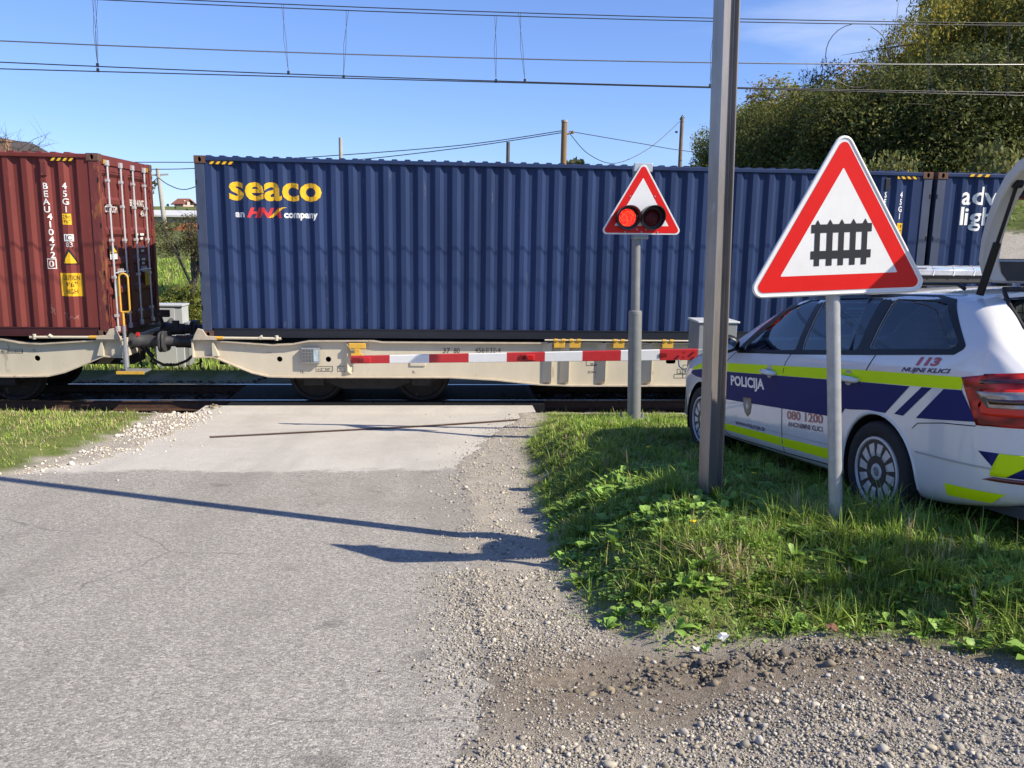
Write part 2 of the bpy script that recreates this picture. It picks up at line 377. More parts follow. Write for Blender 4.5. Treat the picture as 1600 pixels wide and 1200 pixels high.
def road_mat():
    m = bpy.data.materials.new('asphalt'); m.use_nodes = True; n, l = m.node_tree.nodes, m.node_tree.links; b = n['Principled BSDF']
    b.inputs['Roughness'].default_value = .9; b.inputs['Specular IOR Level'].default_value = .2
    t = n.new('ShaderNodeTexCoord'); sx = n.new('ShaderNodeSeparateXYZ'); l.new(t.outputs['Object'], sx.inputs[0])
    def noise(s, d=6, r=.6):
        z = n.new('ShaderNodeTexNoise'); z.inputs['Scale'].default_value = s; z.inputs['Detail'].default_value = d; z.inputs['Roughness'].default_value = r
        l.new(t.outputs['Object'], z.inputs['Vector']); return z.outputs['Fac']
    def ramp(f, *st):
        r = n.new('ShaderNodeValToRGB'); e = r.color_ramp.elements
        for i, (p, c) in enumerate(st):
            if i > 1: e.new(p)
            e[i].position = p; e[i].color = (*c, 1)
        l.new(f, r.inputs[0]); return r.outputs[0]
    def mixc(f, a, c, mode='MIX'):
        x = n.new('ShaderNodeMix'); x.data_type = 'RGBA'; x.blend_type = mode
        if isinstance(f, float): x.inputs[0].default_value = f
        else: l.new(f, x.inputs[0])
        l.new(a, x.inputs[6]); l.new(c, x.inputs[7]); return x.outputs[2]
    def math_(op, a, c):
        x = n.new('ShaderNodeMath'); x.operation = op
        for i, q in enumerate((a, c)):
            if isinstance(q, (int, float)): x.inputs[i].default_value = q
            else: l.new(q, x.inputs[i])
        return x.outputs[0]
    def vor(s):
        v = n.new('ShaderNodeTexVoronoi'); v.inputs['Scale'].default_value = s; l.new(t.outputs['Object'], v.inputs['Vector'])
        q = n.new('ShaderNodeSeparateColor'); l.new(v.outputs['Color'], q.inputs[0]); return v.outputs['Distance'], q.outputs[0]
    d1, c1 = vor(95); d2, c2 = vor(230)
    binder = ramp(noise(1.3, 7), (.3, (.20,.187,.165)), (.7, (.28,.262,.232)))
    stones = ramp(c1, (0, (.07,.068,.067)), (.35, (.23,.217,.195)), (.7, (.38,.357,.318)), (1, (.68,.635,.56)))
    stones2 = ramp(c2, (0, (.13,.125,.118)), (.5, (.33,.312,.28)), (1, (.60,.565,.50)))
    agg = mixc(.45, stones, stones2)
    old = mixc(ramp(noise(40, 4), (.3, (.6,.6,.6)), (.7, (1,1,1))), binder, agg)
    old = mixc(ramp(noise(.9, 6, .65), (.55, (0,0,0)), (.70, (.6,.6,.6))), old, ramp(noise(5), (.3, (.2,.185,.16)), (.7, (.3,.28,.245))))
    # small dark oil and tar patches
    old = mixc(ramp(noise(2.1, 5, .6), (.64, (0,0,0)), (.72, (.5,.5,.5))), old, ramp(noise(8), (.3, (.09,.085,.08)), (.7, (.13,.125,.115))))
    # wheel tracks polished slightly darker, running with the road, and fine cracks
    trk = n.new('ShaderNodeTexNoise'); trk.inputs['Scale'].default_value = 1; trk.inputs['Detail'].default_value = 4
    mpt = n.new('ShaderNodeMapping'); mpt.inputs['Scale'].default_value = (1.5, .16, 1); l.new(t.outputs['Object'], mpt.inputs[0]); l.new(mpt.outputs[0], trk.inputs['Vector'])
    old = mixc(ramp(trk.outputs['Fac'], (.48, (0,0,0)), (.66, (.42,.42,.42))), old, mixc(.5, binder, ramp(noise(60), (.3, (.10,.096,.088)), (.7, (.24,.225,.2)))))
    ve = n.new('ShaderNodeTexVoronoi'); ve.feature = 'DISTANCE_TO_EDGE'; ve.inputs['Scale'].default_value = .75
    wv = n.new('ShaderNodeMix'); wv.data_type = 'RGBA'; wv.inputs[0].default_value = .12; nzc = n.new('ShaderNodeTexNoise'); nzc.inputs['Scale'].default_value = 4; nzc.inputs['Detail'].default_value = 5
    l.new(t.outputs['Object'], nzc.inputs['Vector']); l.new(t.outputs['Object'], wv.inputs[6]); l.new(nzc.outputs['Color'], wv.inputs[7]); l.new(wv.outputs[2], ve.inputs['Vector'])
    crk = math_('MULTIPLY', ramp(ve.outputs['Distance'], (0, (1,1,1)), (.006, (0,0,0))), ramp(noise(.5, 3), (.52, (0,0,0)), (.6, (.55,.55,.55))))
    old = mixc(crk, old, ramp(noise(20), (0, (.06,.057,.052)), (1, (.1,.095,.085))))
    # newer light dusty strip beside the track
    pale = mixc(.3, ramp(noise(.8, 8, .65), (.3, (.43,.41,.365)), (.5, (.53,.50,.45)), (.72, (.60,.57,.51))), agg)
    wheel = n.new('ShaderNodeTexNoise'); wheel.inputs['Scale'].default_value = 1; wheel.inputs['Detail'].default_value = 5
    mpn = n.new('ShaderNodeMapping'); mpn.inputs['Scale'].default_value = (2.2, .35, 1); l.new(t.outputs['Object'], mpn.inputs[0]); l.new(mpn.outputs[0], wheel.inputs['Vector'])
    pale = mixc(ramp(wheel.outputs['Fac'], (.52, (0,0,0)), (.72, (.6,.6,.6))), pale, ramp(noise(30), (.3, (.3,.285,.26)), (.7, (.42,.40,.36))))
    seam = math_('ADD', math_('SUBTRACT', sx.outputs['Y'], 8.6), math_('MULTIPLY', sx.outputs['X'], -.07))
    seam = math_('ADD', seam, math_('MULTIPLY', math_('SUBTRACT', noise(2.2, 9, .72), .5), 1.2))
    out = mixc(ramp(seam, (0.0, (0,0,0)), (.16, (1,1,1))), old, pale)
    l.new(out, b.inputs['Base Color'])
    bp = n.new('ShaderNodeBump'); bp.inputs['Strength'].default_value = .55; bp.inputs['Distance'].default_value = .006; bp.invert = True
    l.new(math_('ADD', d1, math_('MULTIPLY', d2, .5)), bp.inputs['Height']); l.new(bp.outputs[0], b.inputs['Normal'])
    return m
dr_ = d_road(GX, GY); keep = (dr_ > -.2) & (GY > -30) & (GY < 13.95) & (GX > -30)
RZ = base_h(GX, GY) - .004 + .012*sstep(13.2,13.5,GY)
kq = keep.reshape(-1)[Q].all(1); used = np.unique(Q[kq]); rem = -np.ones(nx_*ny_, int); rem[used] = np.arange(len(used))
tag(npmesh('road', np.stack([GX, GY, RZ], -1).reshape(-1, 3)[used], rem[Q[kq]], road_mat(), smooth=True), kind='structure')

# ------------------------------------------------------------------ loose stones, grass, weeds
ICO = []
for sub in (1, 2):
    b_ = bmesh.new(); bmesh.ops.create_icosphere(b_, subdivisions=sub, radius=1)
    ICO.append((np.array([v.co[:] for v in b_.verts]), np.array([[v.index for v in f.verts] for f in b_.faces]))); b_.free()
def tint_mat(name, rough=.85, trans=0.0, spec=.3):
    m = bpy.data.materials.new(name); m.use_nodes = True; n, l = m.node_tree.nodes, m.node_tree.links; b = n['Principled BSDF']
    b.inputs['Roughness'].default_value = rough; b.inputs['Specular IOR Level'].default_value = spec
    a = n.new('ShaderNodeAttribute'); a.attribute_name = 'tint'; l.new(a.outputs['Color'], b.inputs['Base Color'])
    if trans:
        tr = n.new('ShaderNodeBsdfTranslucent'); l.new(a.outputs['Color'], tr.inputs['Color']); mx = n.new('ShaderNodeMixShader'); mx.inputs[0].default_value = trans
        l.new(b.outputs[0], mx.inputs[1]); l.new(tr.outputs[0], mx.inputs[2]); l.new(mx.outputs[0], n['Material Output'].inputs['Surface'])
    return m
STONE = tint_mat('loose_stone')
def stones(name, P, S, cols, sub=0, sink=.35):
    """P (n,2) positions, S sizes"""
    V0, F0 = ICO[sub]; n = len(P); k = len(V0)
    sc = S[:, None]*rng.uniform(.65, 1.3, (n, 3)); sc[:, 2] *= rng.uniform(.45, .8, n)
    V = V0[None]*sc[:, None, :]
    V = V*(1+rng.uniform(-.30, .30, (n, k, 1))*(1 if sub == 0 else .35))
    th = rng.uniform(0, 2*np.pi, n); c, s = np.cos(th)[:, None], np.sin(th)[:, None]
    ti = rng.normal(0, .25, n)[:, None]
    x, y, z = V[..., 0], V[..., 1], V[..., 2]; z, x = z*np.cos(ti)+x*np.sin(ti), x*np.cos(ti)-z*np.sin(ti)
    X = x*c-y*s+P[:, 0:1]; Y = x*s+y*c+P[:, 1:2]
    hz = np.maximum(H(P[:, 0], P[:, 1]), np.where(d_road(P[:,0],P[:,1])>-.1, base_h(P[:,0],P[:,1])-.004, -9))
    Z = z + (hz + sc[:, 2]*(1-2*sink*.5))[:, None]*1.0
    Fa = (F0[None]+(np.arange(n)*k)[:, None, None]).reshape(-1, 3)
    return npmesh(name, np.stack([X, Y, Z], -1).reshape(-1, 3), Fa, STONE, tint=np.repeat(cols, k, 0), smooth=sub > 0)
def stone_cols(n, lo=.15, hi=.52):
    g = lo + (hi-lo)*rng.beta(1.6, 2.2, n); w = rng.normal(0, .035, n)
    c = np.stack([g*(1.08+w), g*(.985+w*.4), g*(.83-w*.8)], -1); return np.clip(c, .02, .8)
def scatter(n, x0, x1, y0, y1, dens):
    X = rng.uniform(x0, x1, n); Y = rng.uniform(y0, y1, n); k = rng.random(n) < dens(X, Y); return np.stack([X[k], Y[k]], -1)
def grav_d(X, Y):
    dg = np.maximum(d_right(X, Y), d_left(X, Y)); dr = d_road(X, Y)
    patch = sstep(.32, .55, fbm(X, Y, 2.5, 44))
    mud = np.exp(-((X-.75)/.6)**2-((Y-3.3)/.28)**2) + .75*np.exp(-((X-1.5)/1.0)**4-((Y-3.05)/.2)**2)
    return (1-sstep(-.12, .1, dg))*(1-sstep(-.1, .35, dr)*.985)*(.25+.75*patch)*(1-.9*np.clip(mud,0,1))
P1 = scatter(150000, -.4, 3.4, 2.2, 4.9, grav_d); 
stones_near = tag(stones('gravel', P1, .0036*np.exp(rng.normal(0, .46, len(P1))), stone_cols(len(P1))), kind='stuff')
P2 = scatter(1300, -.1, 3.4, 2.2, 3.9, lambda X, Y: grav_d(X, Y)*(1-sstep(2.85,3.2,Y)*.85)*(.1+.9*sstep(.2,.8,X)))
tag(stones('pebbles', P2, .0088*np.exp(rng.normal(0, .40, len(P2))), stone_cols(len(P2), .12, .56), 1), kind='stuff')
P3 = scatter(30000, -.5, 2.0, 4.6, 13.4, grav_d)
tag(stones('shoulder_gravel', P3, .0052*np.exp(rng.normal(0, .45, len(P3))), stone_cols(len(P3), .2, .6)), kind='stuff')
P4 = scatter(14000, -7, -2.9, 7.6, 13.6, grav_d)
tag(stones('shoulder_gravel', P4, .010*np.exp(rng.normal(0, .5, len(P4))), stone_cols(len(P4), .35, .75)), kind='stuff')
PM = scatter(14000, .3, 2.6, 2.9, 3.5, lambda X, Y: np.exp(-((X-1.35)/.6)**2-((Y-3.2)/.11)**2))
cm = stone_cols(len(PM), .10, .27)*np.array([1.0, .93, .82])
tag(stones('mud_clods', PM, .0052*np.exp(rng.normal(0, .55, len(PM))), cm, 0, .8), kind='stuff')
def bal_d(X, Y): return 1-sstep(-3.9, -3.7, X)*(1-sstep(1.45, 1.65, X))
P5 = scatter(16000, -11, 8, 13.35, 17.4, bal_d)
cb = stone_cols(len(P5), .05, .17)*np.array([1.06, .97, .86]); nearb = P5[:, 1] < 13.75
cb[nearb] *= 1.9
tag(stones('ballast', P5, .03*np.exp(rng.normal(0, .3, len(P5))), cb), kind='stuff')

GRASS = tint_mat('grass_blade', .5, .22, .35)
def blades(P, h, w, cols, bend=.75, th=None):
    n = len(P); th = rng.uniform(0, 2*np.pi, n) if th is None else th; dx, dy = np.cos(th), np.sin(th)
    lean = np.abs(rng.normal(0, bend, n)); z0 = H(P[:, 0], P[:, 1]) - .005
    pts = []
    for t, ww in ((0, 1), (.4, .9), (.75, .6)):
        o = lean*h*t*t; 
        for s in (-1, 1):
            pts.append(np.stack([P[:,0]+dx*o-dy*s*w*ww*.5, P[:,1]+dy*o+dx*s*w*ww*.5, z0+h*t*(1-.35*np.minimum(lean,1.4)*t)], -1))
    o = lean*h; pts.append(np.stack([P[:,0]+dx*o, P[:,1]+dy*o, z0+h*(1-.35*np.minimum(lean,1.4))], -1))
    V = np.stack(pts, 1); b = (np.arange(n)*7)[:, None]
    F = np.concatenate([b+np.array([[0,1,3]]), b+np.array([[0,3,2]]), b+np.array([[2,3,5]]), b+np.array([[2,5,4]]), b+np.array([[4,5,6]])], 0)
    return V.reshape(-1, 3), F, np.repeat(cols, 7, 0)
def grass_cols(P, n, dry=.12):
    a = rng.random(n)[:, None]; v = fbm(P[:,0], P[:,1], 3, 61)[:, None]
    c = np.array([.14,.24,.028])*(1-a)+np.array([.33,.44,.075])*a
    c = c*(.55+.95*v)
    d = rng.random(n) < dry*(.3+1.0*(1-v[:,0])) + .5*np.exp(-((P[:,0]-1.45)/.22)**2-((P[:,1]-3.95)/.16)**2)
    c[d] = np.array([.52,.43,.23])*rng.uniform(.6,1.1,(d.sum(),1)); return c
def tall(X, Y): return np.exp(-((X-2.25)/.55)**2-((Y-4.3)/.38)**2)
def carfoot(X, Y): return sstep(2.75, 3.0, X)*(1-sstep(4.4,4.6,X))*sstep(3.8,4.1,Y)*(1-sstep(8.2,8.6,Y))
parts_ = []
for n, x0, x1, y0, y1, hh in ((62000,.4,3.6,2.6,6.0,.038), (44000,.5,5.5,5.0,9.5,.036), (26000,.7,6.0,9.0,13.3,.045), (20000,2.8,7,2.2,5.5,.05)):
    P = scatter(n, x0, x1, y0, y1, lambda X, Y: sstep(-.1, .22, d_right(X, Y)+.3*(fbm(X, Y, 3.5, 71)-.5))*(.45+.55*sstep(.3,.5,fbm(X,Y,4,72))))
    tl = tall(P[:,0], P[:,1]); e = sstep(0, .5, d_right(P[:,0], P[:,1]))
    h = hh*np.exp(rng.normal(0, .35, len(P)))*(.62+.38*e)*(1+.9*tl)*(.35+1.3*fbm(P[:,0],P[:,1],2.4,73))
    h *= 1-.6*carfoot(P[:,0], P[:,1])
    parts_.append(blades(P, h, .0042*(1+.25*sstep(5,10,P[:,1])*3)*rng.uniform(.6,1.3,len(P)), grass_cols(P, len(P), .16)))
for nt, x0, x1, y0, y1, hh, ww in ((7500,.5,3.6,2.7,5.6,.085,.0052), (7000,.6,5.5,5.4,10.5,.075,.0075), (1800,2.6,6.5,2.3,5.2,.07,.006)):
    T = scatter(nt, x0, x1, y0, y1, lambda X, Y: sstep(-.02, .25, d_right(X, Y)+.2*(fbm(X, Y, 3.5, 71)-.5))*(.1+.9*sstep(.42,.6,fbm(X,Y,1.9,77))))
    k = rng.integers(7, 16, len(T)); P = np.repeat(T, k, 0); th = rng.uniform(0, 2*np.pi, len(P)); rr = np.abs(rng.normal(0, .016, len(P)))
    P = P+np.stack([np.cos(th), np.sin(th)], -1)*rr[:,None]; hT = np.repeat(hh*np.exp(rng.normal(0,.35,len(T)))*(1+.8*tall(T[:,0],T[:,1]))*(1-.55*carfoot(T[:,0],T[:,1])), k)
    cT = grass_cols(T, len(T), .10)*rng.uniform(.7,1.15,(len(T),1))
    parts_.append(blades(P, hT*rng.uniform(.6,1.2,len(P)), ww*rng.uniform(.7,1.3,len(P)), np.repeat(cT, k, 0)*rng.uniform(.8,1.2,(len(P),1)), .8, th))
for n, x0, x1, y0, y1 in ((30000,-9,-3.9,8.0,13.2),):
    P = scatter(n, x0, x1, y0, y1, lambda X, Y: sstep(-.05, .3, d_left(X, Y)+.4*(fbm(X, Y, 3, 74)-.5))*(.25+.75*sstep(.35,.55,fbm(X,Y,2,75))))
    parts_.append(blades(P, .045*np.exp(rng.normal(0,.4,len(P)))*(.5+fbm(P[:,0],P[:,1],2,79)), .008*rng.uniform(.6,1.3,len(P)), grass_cols(P, len(P), .5)))
def join_arrays(ps):
    o, Vs, Fs, Cs = 0, [], [], []
    for V, F, C in ps: Vs.append(V); Fs.append(F+o); Cs.append(C); o += len(V)
    return np.concatenate(Vs), np.concatenate(Fs), np.concatenate(Cs)
Pst = scatter(34, .75, 3.2, 3.3, 7.5, lambda X, Y: sstep(.05,.3,d_right(X,Y)))      # seed stalks standing above the sward
parts_.append(blades(Pst, .21*np.exp(rng.normal(0,.3,len(Pst))), .005*np.ones(len(Pst)), np.array([[.42,.36,.18]])*rng.uniform(.6,1.2,(len(Pst),1)), .25))
V, F, C_ = join_arrays(parts_)
tag(npmesh('grass', V, F, GRASS, tint=C_), kind='stuff')
# broad-leaved weeds and clover among the grass
def leaves(P, L, wd, el, cols, z0):
    n = len(P); th = rng.uniform(0, 2*np.pi, n); d = np.stack([np.cos(th), np.sin(th)], -1); q = np.stack([-d[:,1], d[:,0]], -1)
    pts = []
    for t, w in ((0, .12), (.35, .8), (.7, 1.0), (1.0, .1)):
        r = L*t; z = z0 + r*np.sin(el) - .35*L*t**2.2
        for s in (-1, 0, 1):
            xy = P + d*(r*np.cos(el))[:,None] + q*(wd*w*.5*s)[:,None]
            pts.append(np.concatenate([xy, (z + (0 if s == 0 else .14)*wd*w)[:,None]], 1))
    V = np.stack(pts, 1); b = (np.arange(n)*12)[:, None]; fs = []
    for i in range(3):
        for j in range(2):
            a = i*3+j; fs += [b+np.array([[a,a+1,a+4]]), b+np.array([[a,a+4,a+3]])]
    return V.reshape(-1,3), np.concatenate(fs, 0), np.repeat(cols, 12, 0)
lp = []
Pc = scatter(7500, .45, 4.6, 2.6, 6.2, lambda X, Y: sstep(-.02, .25, d_right(X,Y))*(.2+.8*sstep(.42,.6,fbm(X,Y,1.8,81)))*(1-.6*tall(X,Y)))
k = rng.integers(5, 10, len(Pc)); Pl = np.repeat(Pc, k, 0); n = len(Pl)
sz = np.repeat(np.exp(rng.normal(0,.3,len(Pc))), k)
shade = np.repeat(rng.uniform(.7,1.25,len(Pc)), k)[:,None]
lp.append(leaves(Pl+rng.normal(0,.006,(n,2)), .066*sz*rng.uniform(.6,1.2,n), .027*sz*rng.uniform(.7,1.3,n), rng.uniform(.35,1.2,n), np.array([[.20,.34,.06]])*shade*rng.uniform(.75,1.25,(n,1)), H(Pl[:,0],Pl[:,1])+.008))
Pk = scatter(30000, .45, 4.4, 2.6, 7.5, lambda X, Y: sstep(-.06, .2, d_right(X,Y))*sstep(.44,.62,fbm(X,Y,2.6,83))); n = len(Pk)
lp.append(leaves(Pk, .020*rng.uniform(.6,1.4,n), .017*rng.uniform(.7,1.3,n), rng.uniform(-.3,.7,n), np.array([[.20,.32,.06]])*rng.uniform(.7,1.4,(n,1)), H(Pk[:,0],Pk[:,1])+.035*rng.random(n)+.01))
V, F, C_ = join_arrays(lp)
tag(npmesh('weeds', V, F, GRASS, tint=C_), kind='stuff')
def scrap(name, label, cat, u, v, Y, r, col, n=7, up=.02):
    p = at(u, v, Y); r_ = np.random.default_rng(int(u)); vs = [(0,0,up)]+[(r*math.cos(2*math.pi*i/n)*r_.uniform(.5,1.2), r*math.sin(2*math.pi*i/n)*r_.uniform(.4,1.0), r_.uniform(0,up*1.6)) for i in range(n)]
    b = MB(); b.add(vs, [(0,1+i,1+(i+1)%n) for i in range(n)]); o = b.build(name, mat(name+'_surface', col, .7, 0, .2, 40)); s_ = o.modifiers.new('thickness','SOLIDIFY'); s_.thickness = .002
    o.location = (p[0], Y, float(H(p[0], Y))+.03); tag(o, label, cat); return o
scrap('paper_scrap', 'crumpled white paper scrap in the front edge of the grass', 'litter', 1130, 985, 3.46, .035, (.75,.73,.70))
scrap('tissue_scrap', 'tiny white scrap on the mud below the grass edge', 'litter', 1088, 1010, 3.36, .016, (.78,.76,.76))
scrap('dead_leaf', 'reddish brown dead leaf at the front edge of the grass', 'leaf', 1297, 1000, 3.38, .04, (.16,.07,.035))
for i, (u, v, Y, lab) in enumerate(((1178, 741, 5.6, 'yellow dandelion flower right of the mast foot'), (1012, 724, 6.9, 'yellow dandelion flower left of the mast foot'), (1080, 858, 4.3, 'small yellow dandelion flower in the sunlit grass in front of the mast'))):
    p = at(u, v, Y); b = MB(); b.lathe([(.004,0),(.016,.006),(.018,.012),(0,.016)], (0,0,.07), 'z', 12, 0); b.tube([(0,0,0),(.004,0,.07)], .002, 5, 1)
    o = b.build('dandelion', [MATS.get('dandelion_yellow') or mat('dandelion_yellow', (.80,.58,.01), .6), MATS.get('dandelion_stem') or mat('dandelion_stem', (.12,.18,.04), .6)]); o.location = (p[0], Y, float(H(p[0], Y))); tag(o, lab, 'flower', 'dandelion flowers in the grass')
# meadow sward beyond the track, seen between the wagons
Pm = scatter(26000, -13.5, -3.5, 18.2, 36, lambda X, Y: .9+0*X)
V, F, C_ = blades(Pm, .14*np.exp(rng.normal(0,.3,len(Pm))), .022*rng.uniform(.6,1.3,len(Pm)), grass_cols(Pm, len(Pm), .12)*1.15)
tag(npmesh('meadow_grass', V, F, GRASS, tint=C_), kind='stuff')

# ------------------------------------------------------------------ track, crossing panels, drain
M_rail = mat('rail_steel', (.10,.055,.035), .7, .3, .4, 12)
M_railtop = mat('polished_rail_head', (.55,.56,.58), .22, 1.0)
M_sleeper = mat('old_timber_sleeper', (.085,.065,.05), .9, 0, .5, 14, bump=.5)
def rail(Y, label):
    b = MB(); x0, x1 = -60, 60
    b.prism([(-.07,-.172),(.07,-.172),(.07,-.16),(.012,-.145),(.009,-.04),(.036,-.028),(.036,-.003),(.03,0),(-.03,0),(-.036,-.003),(-.036,-.028),(-.009,-.04),(-.012,-.145),(-.07,-.16)], 'yz', x0, x1)
    o = b.build('rail', M_rail); o.location = (0, Y, 0)
    h = MB(); h.box(x0, -.027, .0005, x1, .027, .002); h.build('rail_head', M_railtop, o)
    return tag(o, label, 'rail', 'rails of the track')
rail(NR, 'nearer steel rail with a shiny head, running in front of the wheels'); rail(FR, 'farther steel rail with a shiny head, behind the wheels')
sl_ = MB(); sl_.box(-.13,-1.3,-.15,.13,1.3,0); s0 = sl_.build('sleeper', M_sleeper, bevel=.012)
tag(s0, 'dark timber sleeper under the rails in the ballast', 'sleeper', 'sleepers of the track'); s0.location = (-4.15, TC, -.172)
for s in (-1, 1): 
    pl_ = MB(); pl_.box(-.08, s*.753-.15, 0, .08, s*.753+.15, .012)
    for q in (-1, 1): pl_.box(-.03, s*.753+q*.1-.02, .012, .03, s*.753+q*.1+.02, .05)
    pl_.build('rail_fastening', M_rail, s0)
for i in range(1, 14):
    c = copy_tree(s0); c.location.x = -4.15-.6*i
for i in range(0, 12):
    c = copy_tree(s0); c.location.x = 1.95+.6*i
M_rubber = mat('crossing_rubber', (.012,.013,.016), .7, 0, .5, 9, bump=.3, bscale=70, spec=.2, stain=(.05,.048,.046), sscale=5, sthr=.62)
def panel(name, x0, x1, y0, y1, label, group):
    b = MB(); b.box(0, 0, -.12, x1-x0, y1-y0, 0, 0)
    n = int((x1-x0)/.09)
    for i in range(n):
        for j in range(int((y1-y0)/.09)):
            b.box(.02+i*.09, .02+j*.09, 0, .088+i*.09, .088+j*.09, .003, 0)
    o = b.build(name, M_rubber); o.location = (x0, y0, .004)
    tag(o, label, 'crossing panel', group); return o
xs_ = [-3.75, -2.55, -1.35, -.15, 1.05, 1.6]
where = ['beside the open ballast left of the road', 'under the first bogie of the cream wagon', 'between the two wheelsets of the cream wagon', 'right of the second wheelset of the cream wagon', 'short one at the right end of the crossing']
for i in range(5):
    panel('rubber_crossing_mat', xs_[i], xs_[i+1]-.012, NR+.085, FR-.085, 'dark rubber panel between the rails, '+where[i], 'rubber panels between the rails')
for i in range(5):
    panel('rubber_edge_mat', xs_[i]+.1, xs_[i+1]+.088, D+.03, NR-.05, 'narrow edge panel beside near rail, '+where[i], 'edge panels beside the near rail')
M_drain = mat('rusty_grating', (.16,.09,.055), .8, .4, .5, 30)
dw = [at(u, v, Y) for u, v, Y in ((318,683,9.4),(850,652,12.0))]
A_, B_ = Vector((-3.05, 10.75, 0)), Vector((1.4, 12.7, 0)); dd = (B_-A_).normalized(); nn = Vector((-dd.y, dd.x, 0)); Ld = (B_-A_).length
b = MB(); 
def gpt(t, s): 
    p = A_+dd*t+nn*s; return (p.x, p.y, float(base_h(p.x, p.y))+.004)
NS = 150
for i in range(NS):
    t0, t1 = Ld*i/NS, Ld*(i+.55)/NS
    q = [gpt(t0,-.055), gpt(t1,-.055), gpt(t1,.055), gpt(t0,.055)]
    b.add(q+[(x,y,z-.02) for x,y,z in q], [(0,1,2,3),(0,4,5,1),(1,5,6,2),(2,6,7,3),(3,7,4,0)])
for s in (-.07, .058):
    for i in range(40):
        t0, t1 = Ld*i/40, Ld*(i+1)/40
        q = [gpt(t0,s), gpt(t1,s), gpt(t1,s+.012), gpt(t0,s+.012)]
        b.add([(x,y,z+.002) for x,y,z in q], [(0,1,2,3)])
tag(b.build('drain_grating', M_drain), 'long rusty slot drain grating crossing the pale strip of road', 'drain grating')

# ------------------------------------------------------------------ containers
CL, CW, CH = 12.192, 2.438, 2.896
ZB = 1.134
M_blue = mat('blue_container_paint', (.027,.048,.125), .5, 0, .30, 1.6, bump=.30, bscale=2.2, stain=(.075,.088,.14), sscale=9, sthr=.64, stretch=(1,1,.18), spec=.16)
M_bluepost = mat('worn_blue_post', (.05,.068,.125), .6, 0, .3, 7, stain=(.16,.12,.085), sscale=10, sthr=.62, stretch=(1,1,.3))
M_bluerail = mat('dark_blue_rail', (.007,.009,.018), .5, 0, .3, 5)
M_red = mat('red_container_paint', (.190,.046,.040), .5, 0, .30, 1.6, bump=.30, bscale=2.2, stain=(.24,.085,.07), sscale=9, sthr=.64, stretch=(1,1,.18), spec=.16)
M_redpost = mat('worn_red_post', (.15,.028,.026), .65, 0, .3, 7, stain=(.25,.085,.03), sscale=9, sthr=.53, stretch=(1,1,.3))
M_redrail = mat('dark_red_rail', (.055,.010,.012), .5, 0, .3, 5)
M_cast = mat('rusty_casting', (.17,.075,.04), .8, .1, .5, 16, col2=(.075,.05,.045))
M_black = mat('black_void', (.004,.004,.005), .9)
M_bar = mat('galvanised_bar', (.62,.63,.66), .35, .3, .15, 20)
M_gasket = mat('rubber_gasket', (.012,.012,.013), .7)
M_white = mat('white_lettering', (.78,.78,.76), .5, 0, .12, 20)
M_yel = mat('yellow_lettering', (.84,.47,.012), .45, 0, .1, 20)
M_lred = mat('red_lettering', (.62,.03,.03), .45)
M_blk = mat('black_lettering', (.012,.012,.014), .5)
PIT, DEP = .278, .045
def corr_breaks(x0, x1):
    out = []; x = x0
    k = (.072, .068, .070, .068); lv = 0
    while x < x1-1e-6:
        for j, w in enumerate(k):
            if x+w > x1: return out
            out.append((x, j)); x += w
    return out
def corr_profile(x0, x1):
    """polyline (x, depth) of a trapezoidal wall; depth 0 is the outer flat"""
    n = int((x1-x0-.1)/PIT); s = (x1-x0-n*PIT)/2
    pts = [(x0, 0)]; x = x0+s
    for i in range(n):
        pts += [(x, 0), (x+.061, DEP), (x+.061+.080, DEP), (x+.202, 0)]; x += PIT
    pts.append((x1, 0)); return pts
WX0, WX1 = .150, CL-.150
PROF = corr_profile(WX0, WX1); PXs = np.array([p[0] for p in PROF]); PDs = np.array([p[1] for p in PROF])
YW = .020                              # outer flats stand a little behind the posts
def wall_y(x): return YW + float(np.interp(x, PXs, PDs))
def drape_wall(bm, off=.003):
    xs = [v.co.x for v in bm.verts]; a, b = min(xs), max(xs)
    cut_bm(bm, [p for p in PXs if a < p < b])
    for v in bm.verts: v.co.y = wall_y(v.co.x) - off
    return bm
def casting(b, x, y, z, sx, sy, sz, faces):
    """corner casting with a recessed hole in the chosen faces ('x-','x+','y-','z+')"""
    b.box(x, y, z, x+sx, y+sy, z+sz, 0)
def hole_plate(b, cx, cz, w, h, rx, rz, yf, yb, mi, mh, axis='y', n=24):
    """rectangular plate w x h with an oval hole, its wall and a dark bottom"""
    out, inn = [], []
    for i in range(n):
        t = 2*math.pi*(i+.5)/n; c, s = math.cos(t), math.sin(t)
        k = min((w/2)/max(abs(c),1e-9), (h/2)/max(abs(s),1e-9)); out.append((cx+c*k, cz+s*k)); inn.append((cx+rx*c, cz+rz*s))
    P = (lambda a, c, d: (a, d, c)) if axis == 'y' else (lambda a, c, d: (d, a, c))
    vs = [P(a,c,yf) for a,c in out]+[P(a,c,yf) for a,c in inn]+[P(a,c,yb) for a,c in inn]
    b.add(vs, [(i,(i+1)%n,n+(i+1)%n,n+i) for i in range(n)], mi)
    b.add(vs, [(n+i,n+(i+1)%n,2*n+(i+1)%n,2*n+i) for i in range(n)], mi)
    b.add([P(a,c,yb) for a,c in inn], [tuple(range(n))], mh)
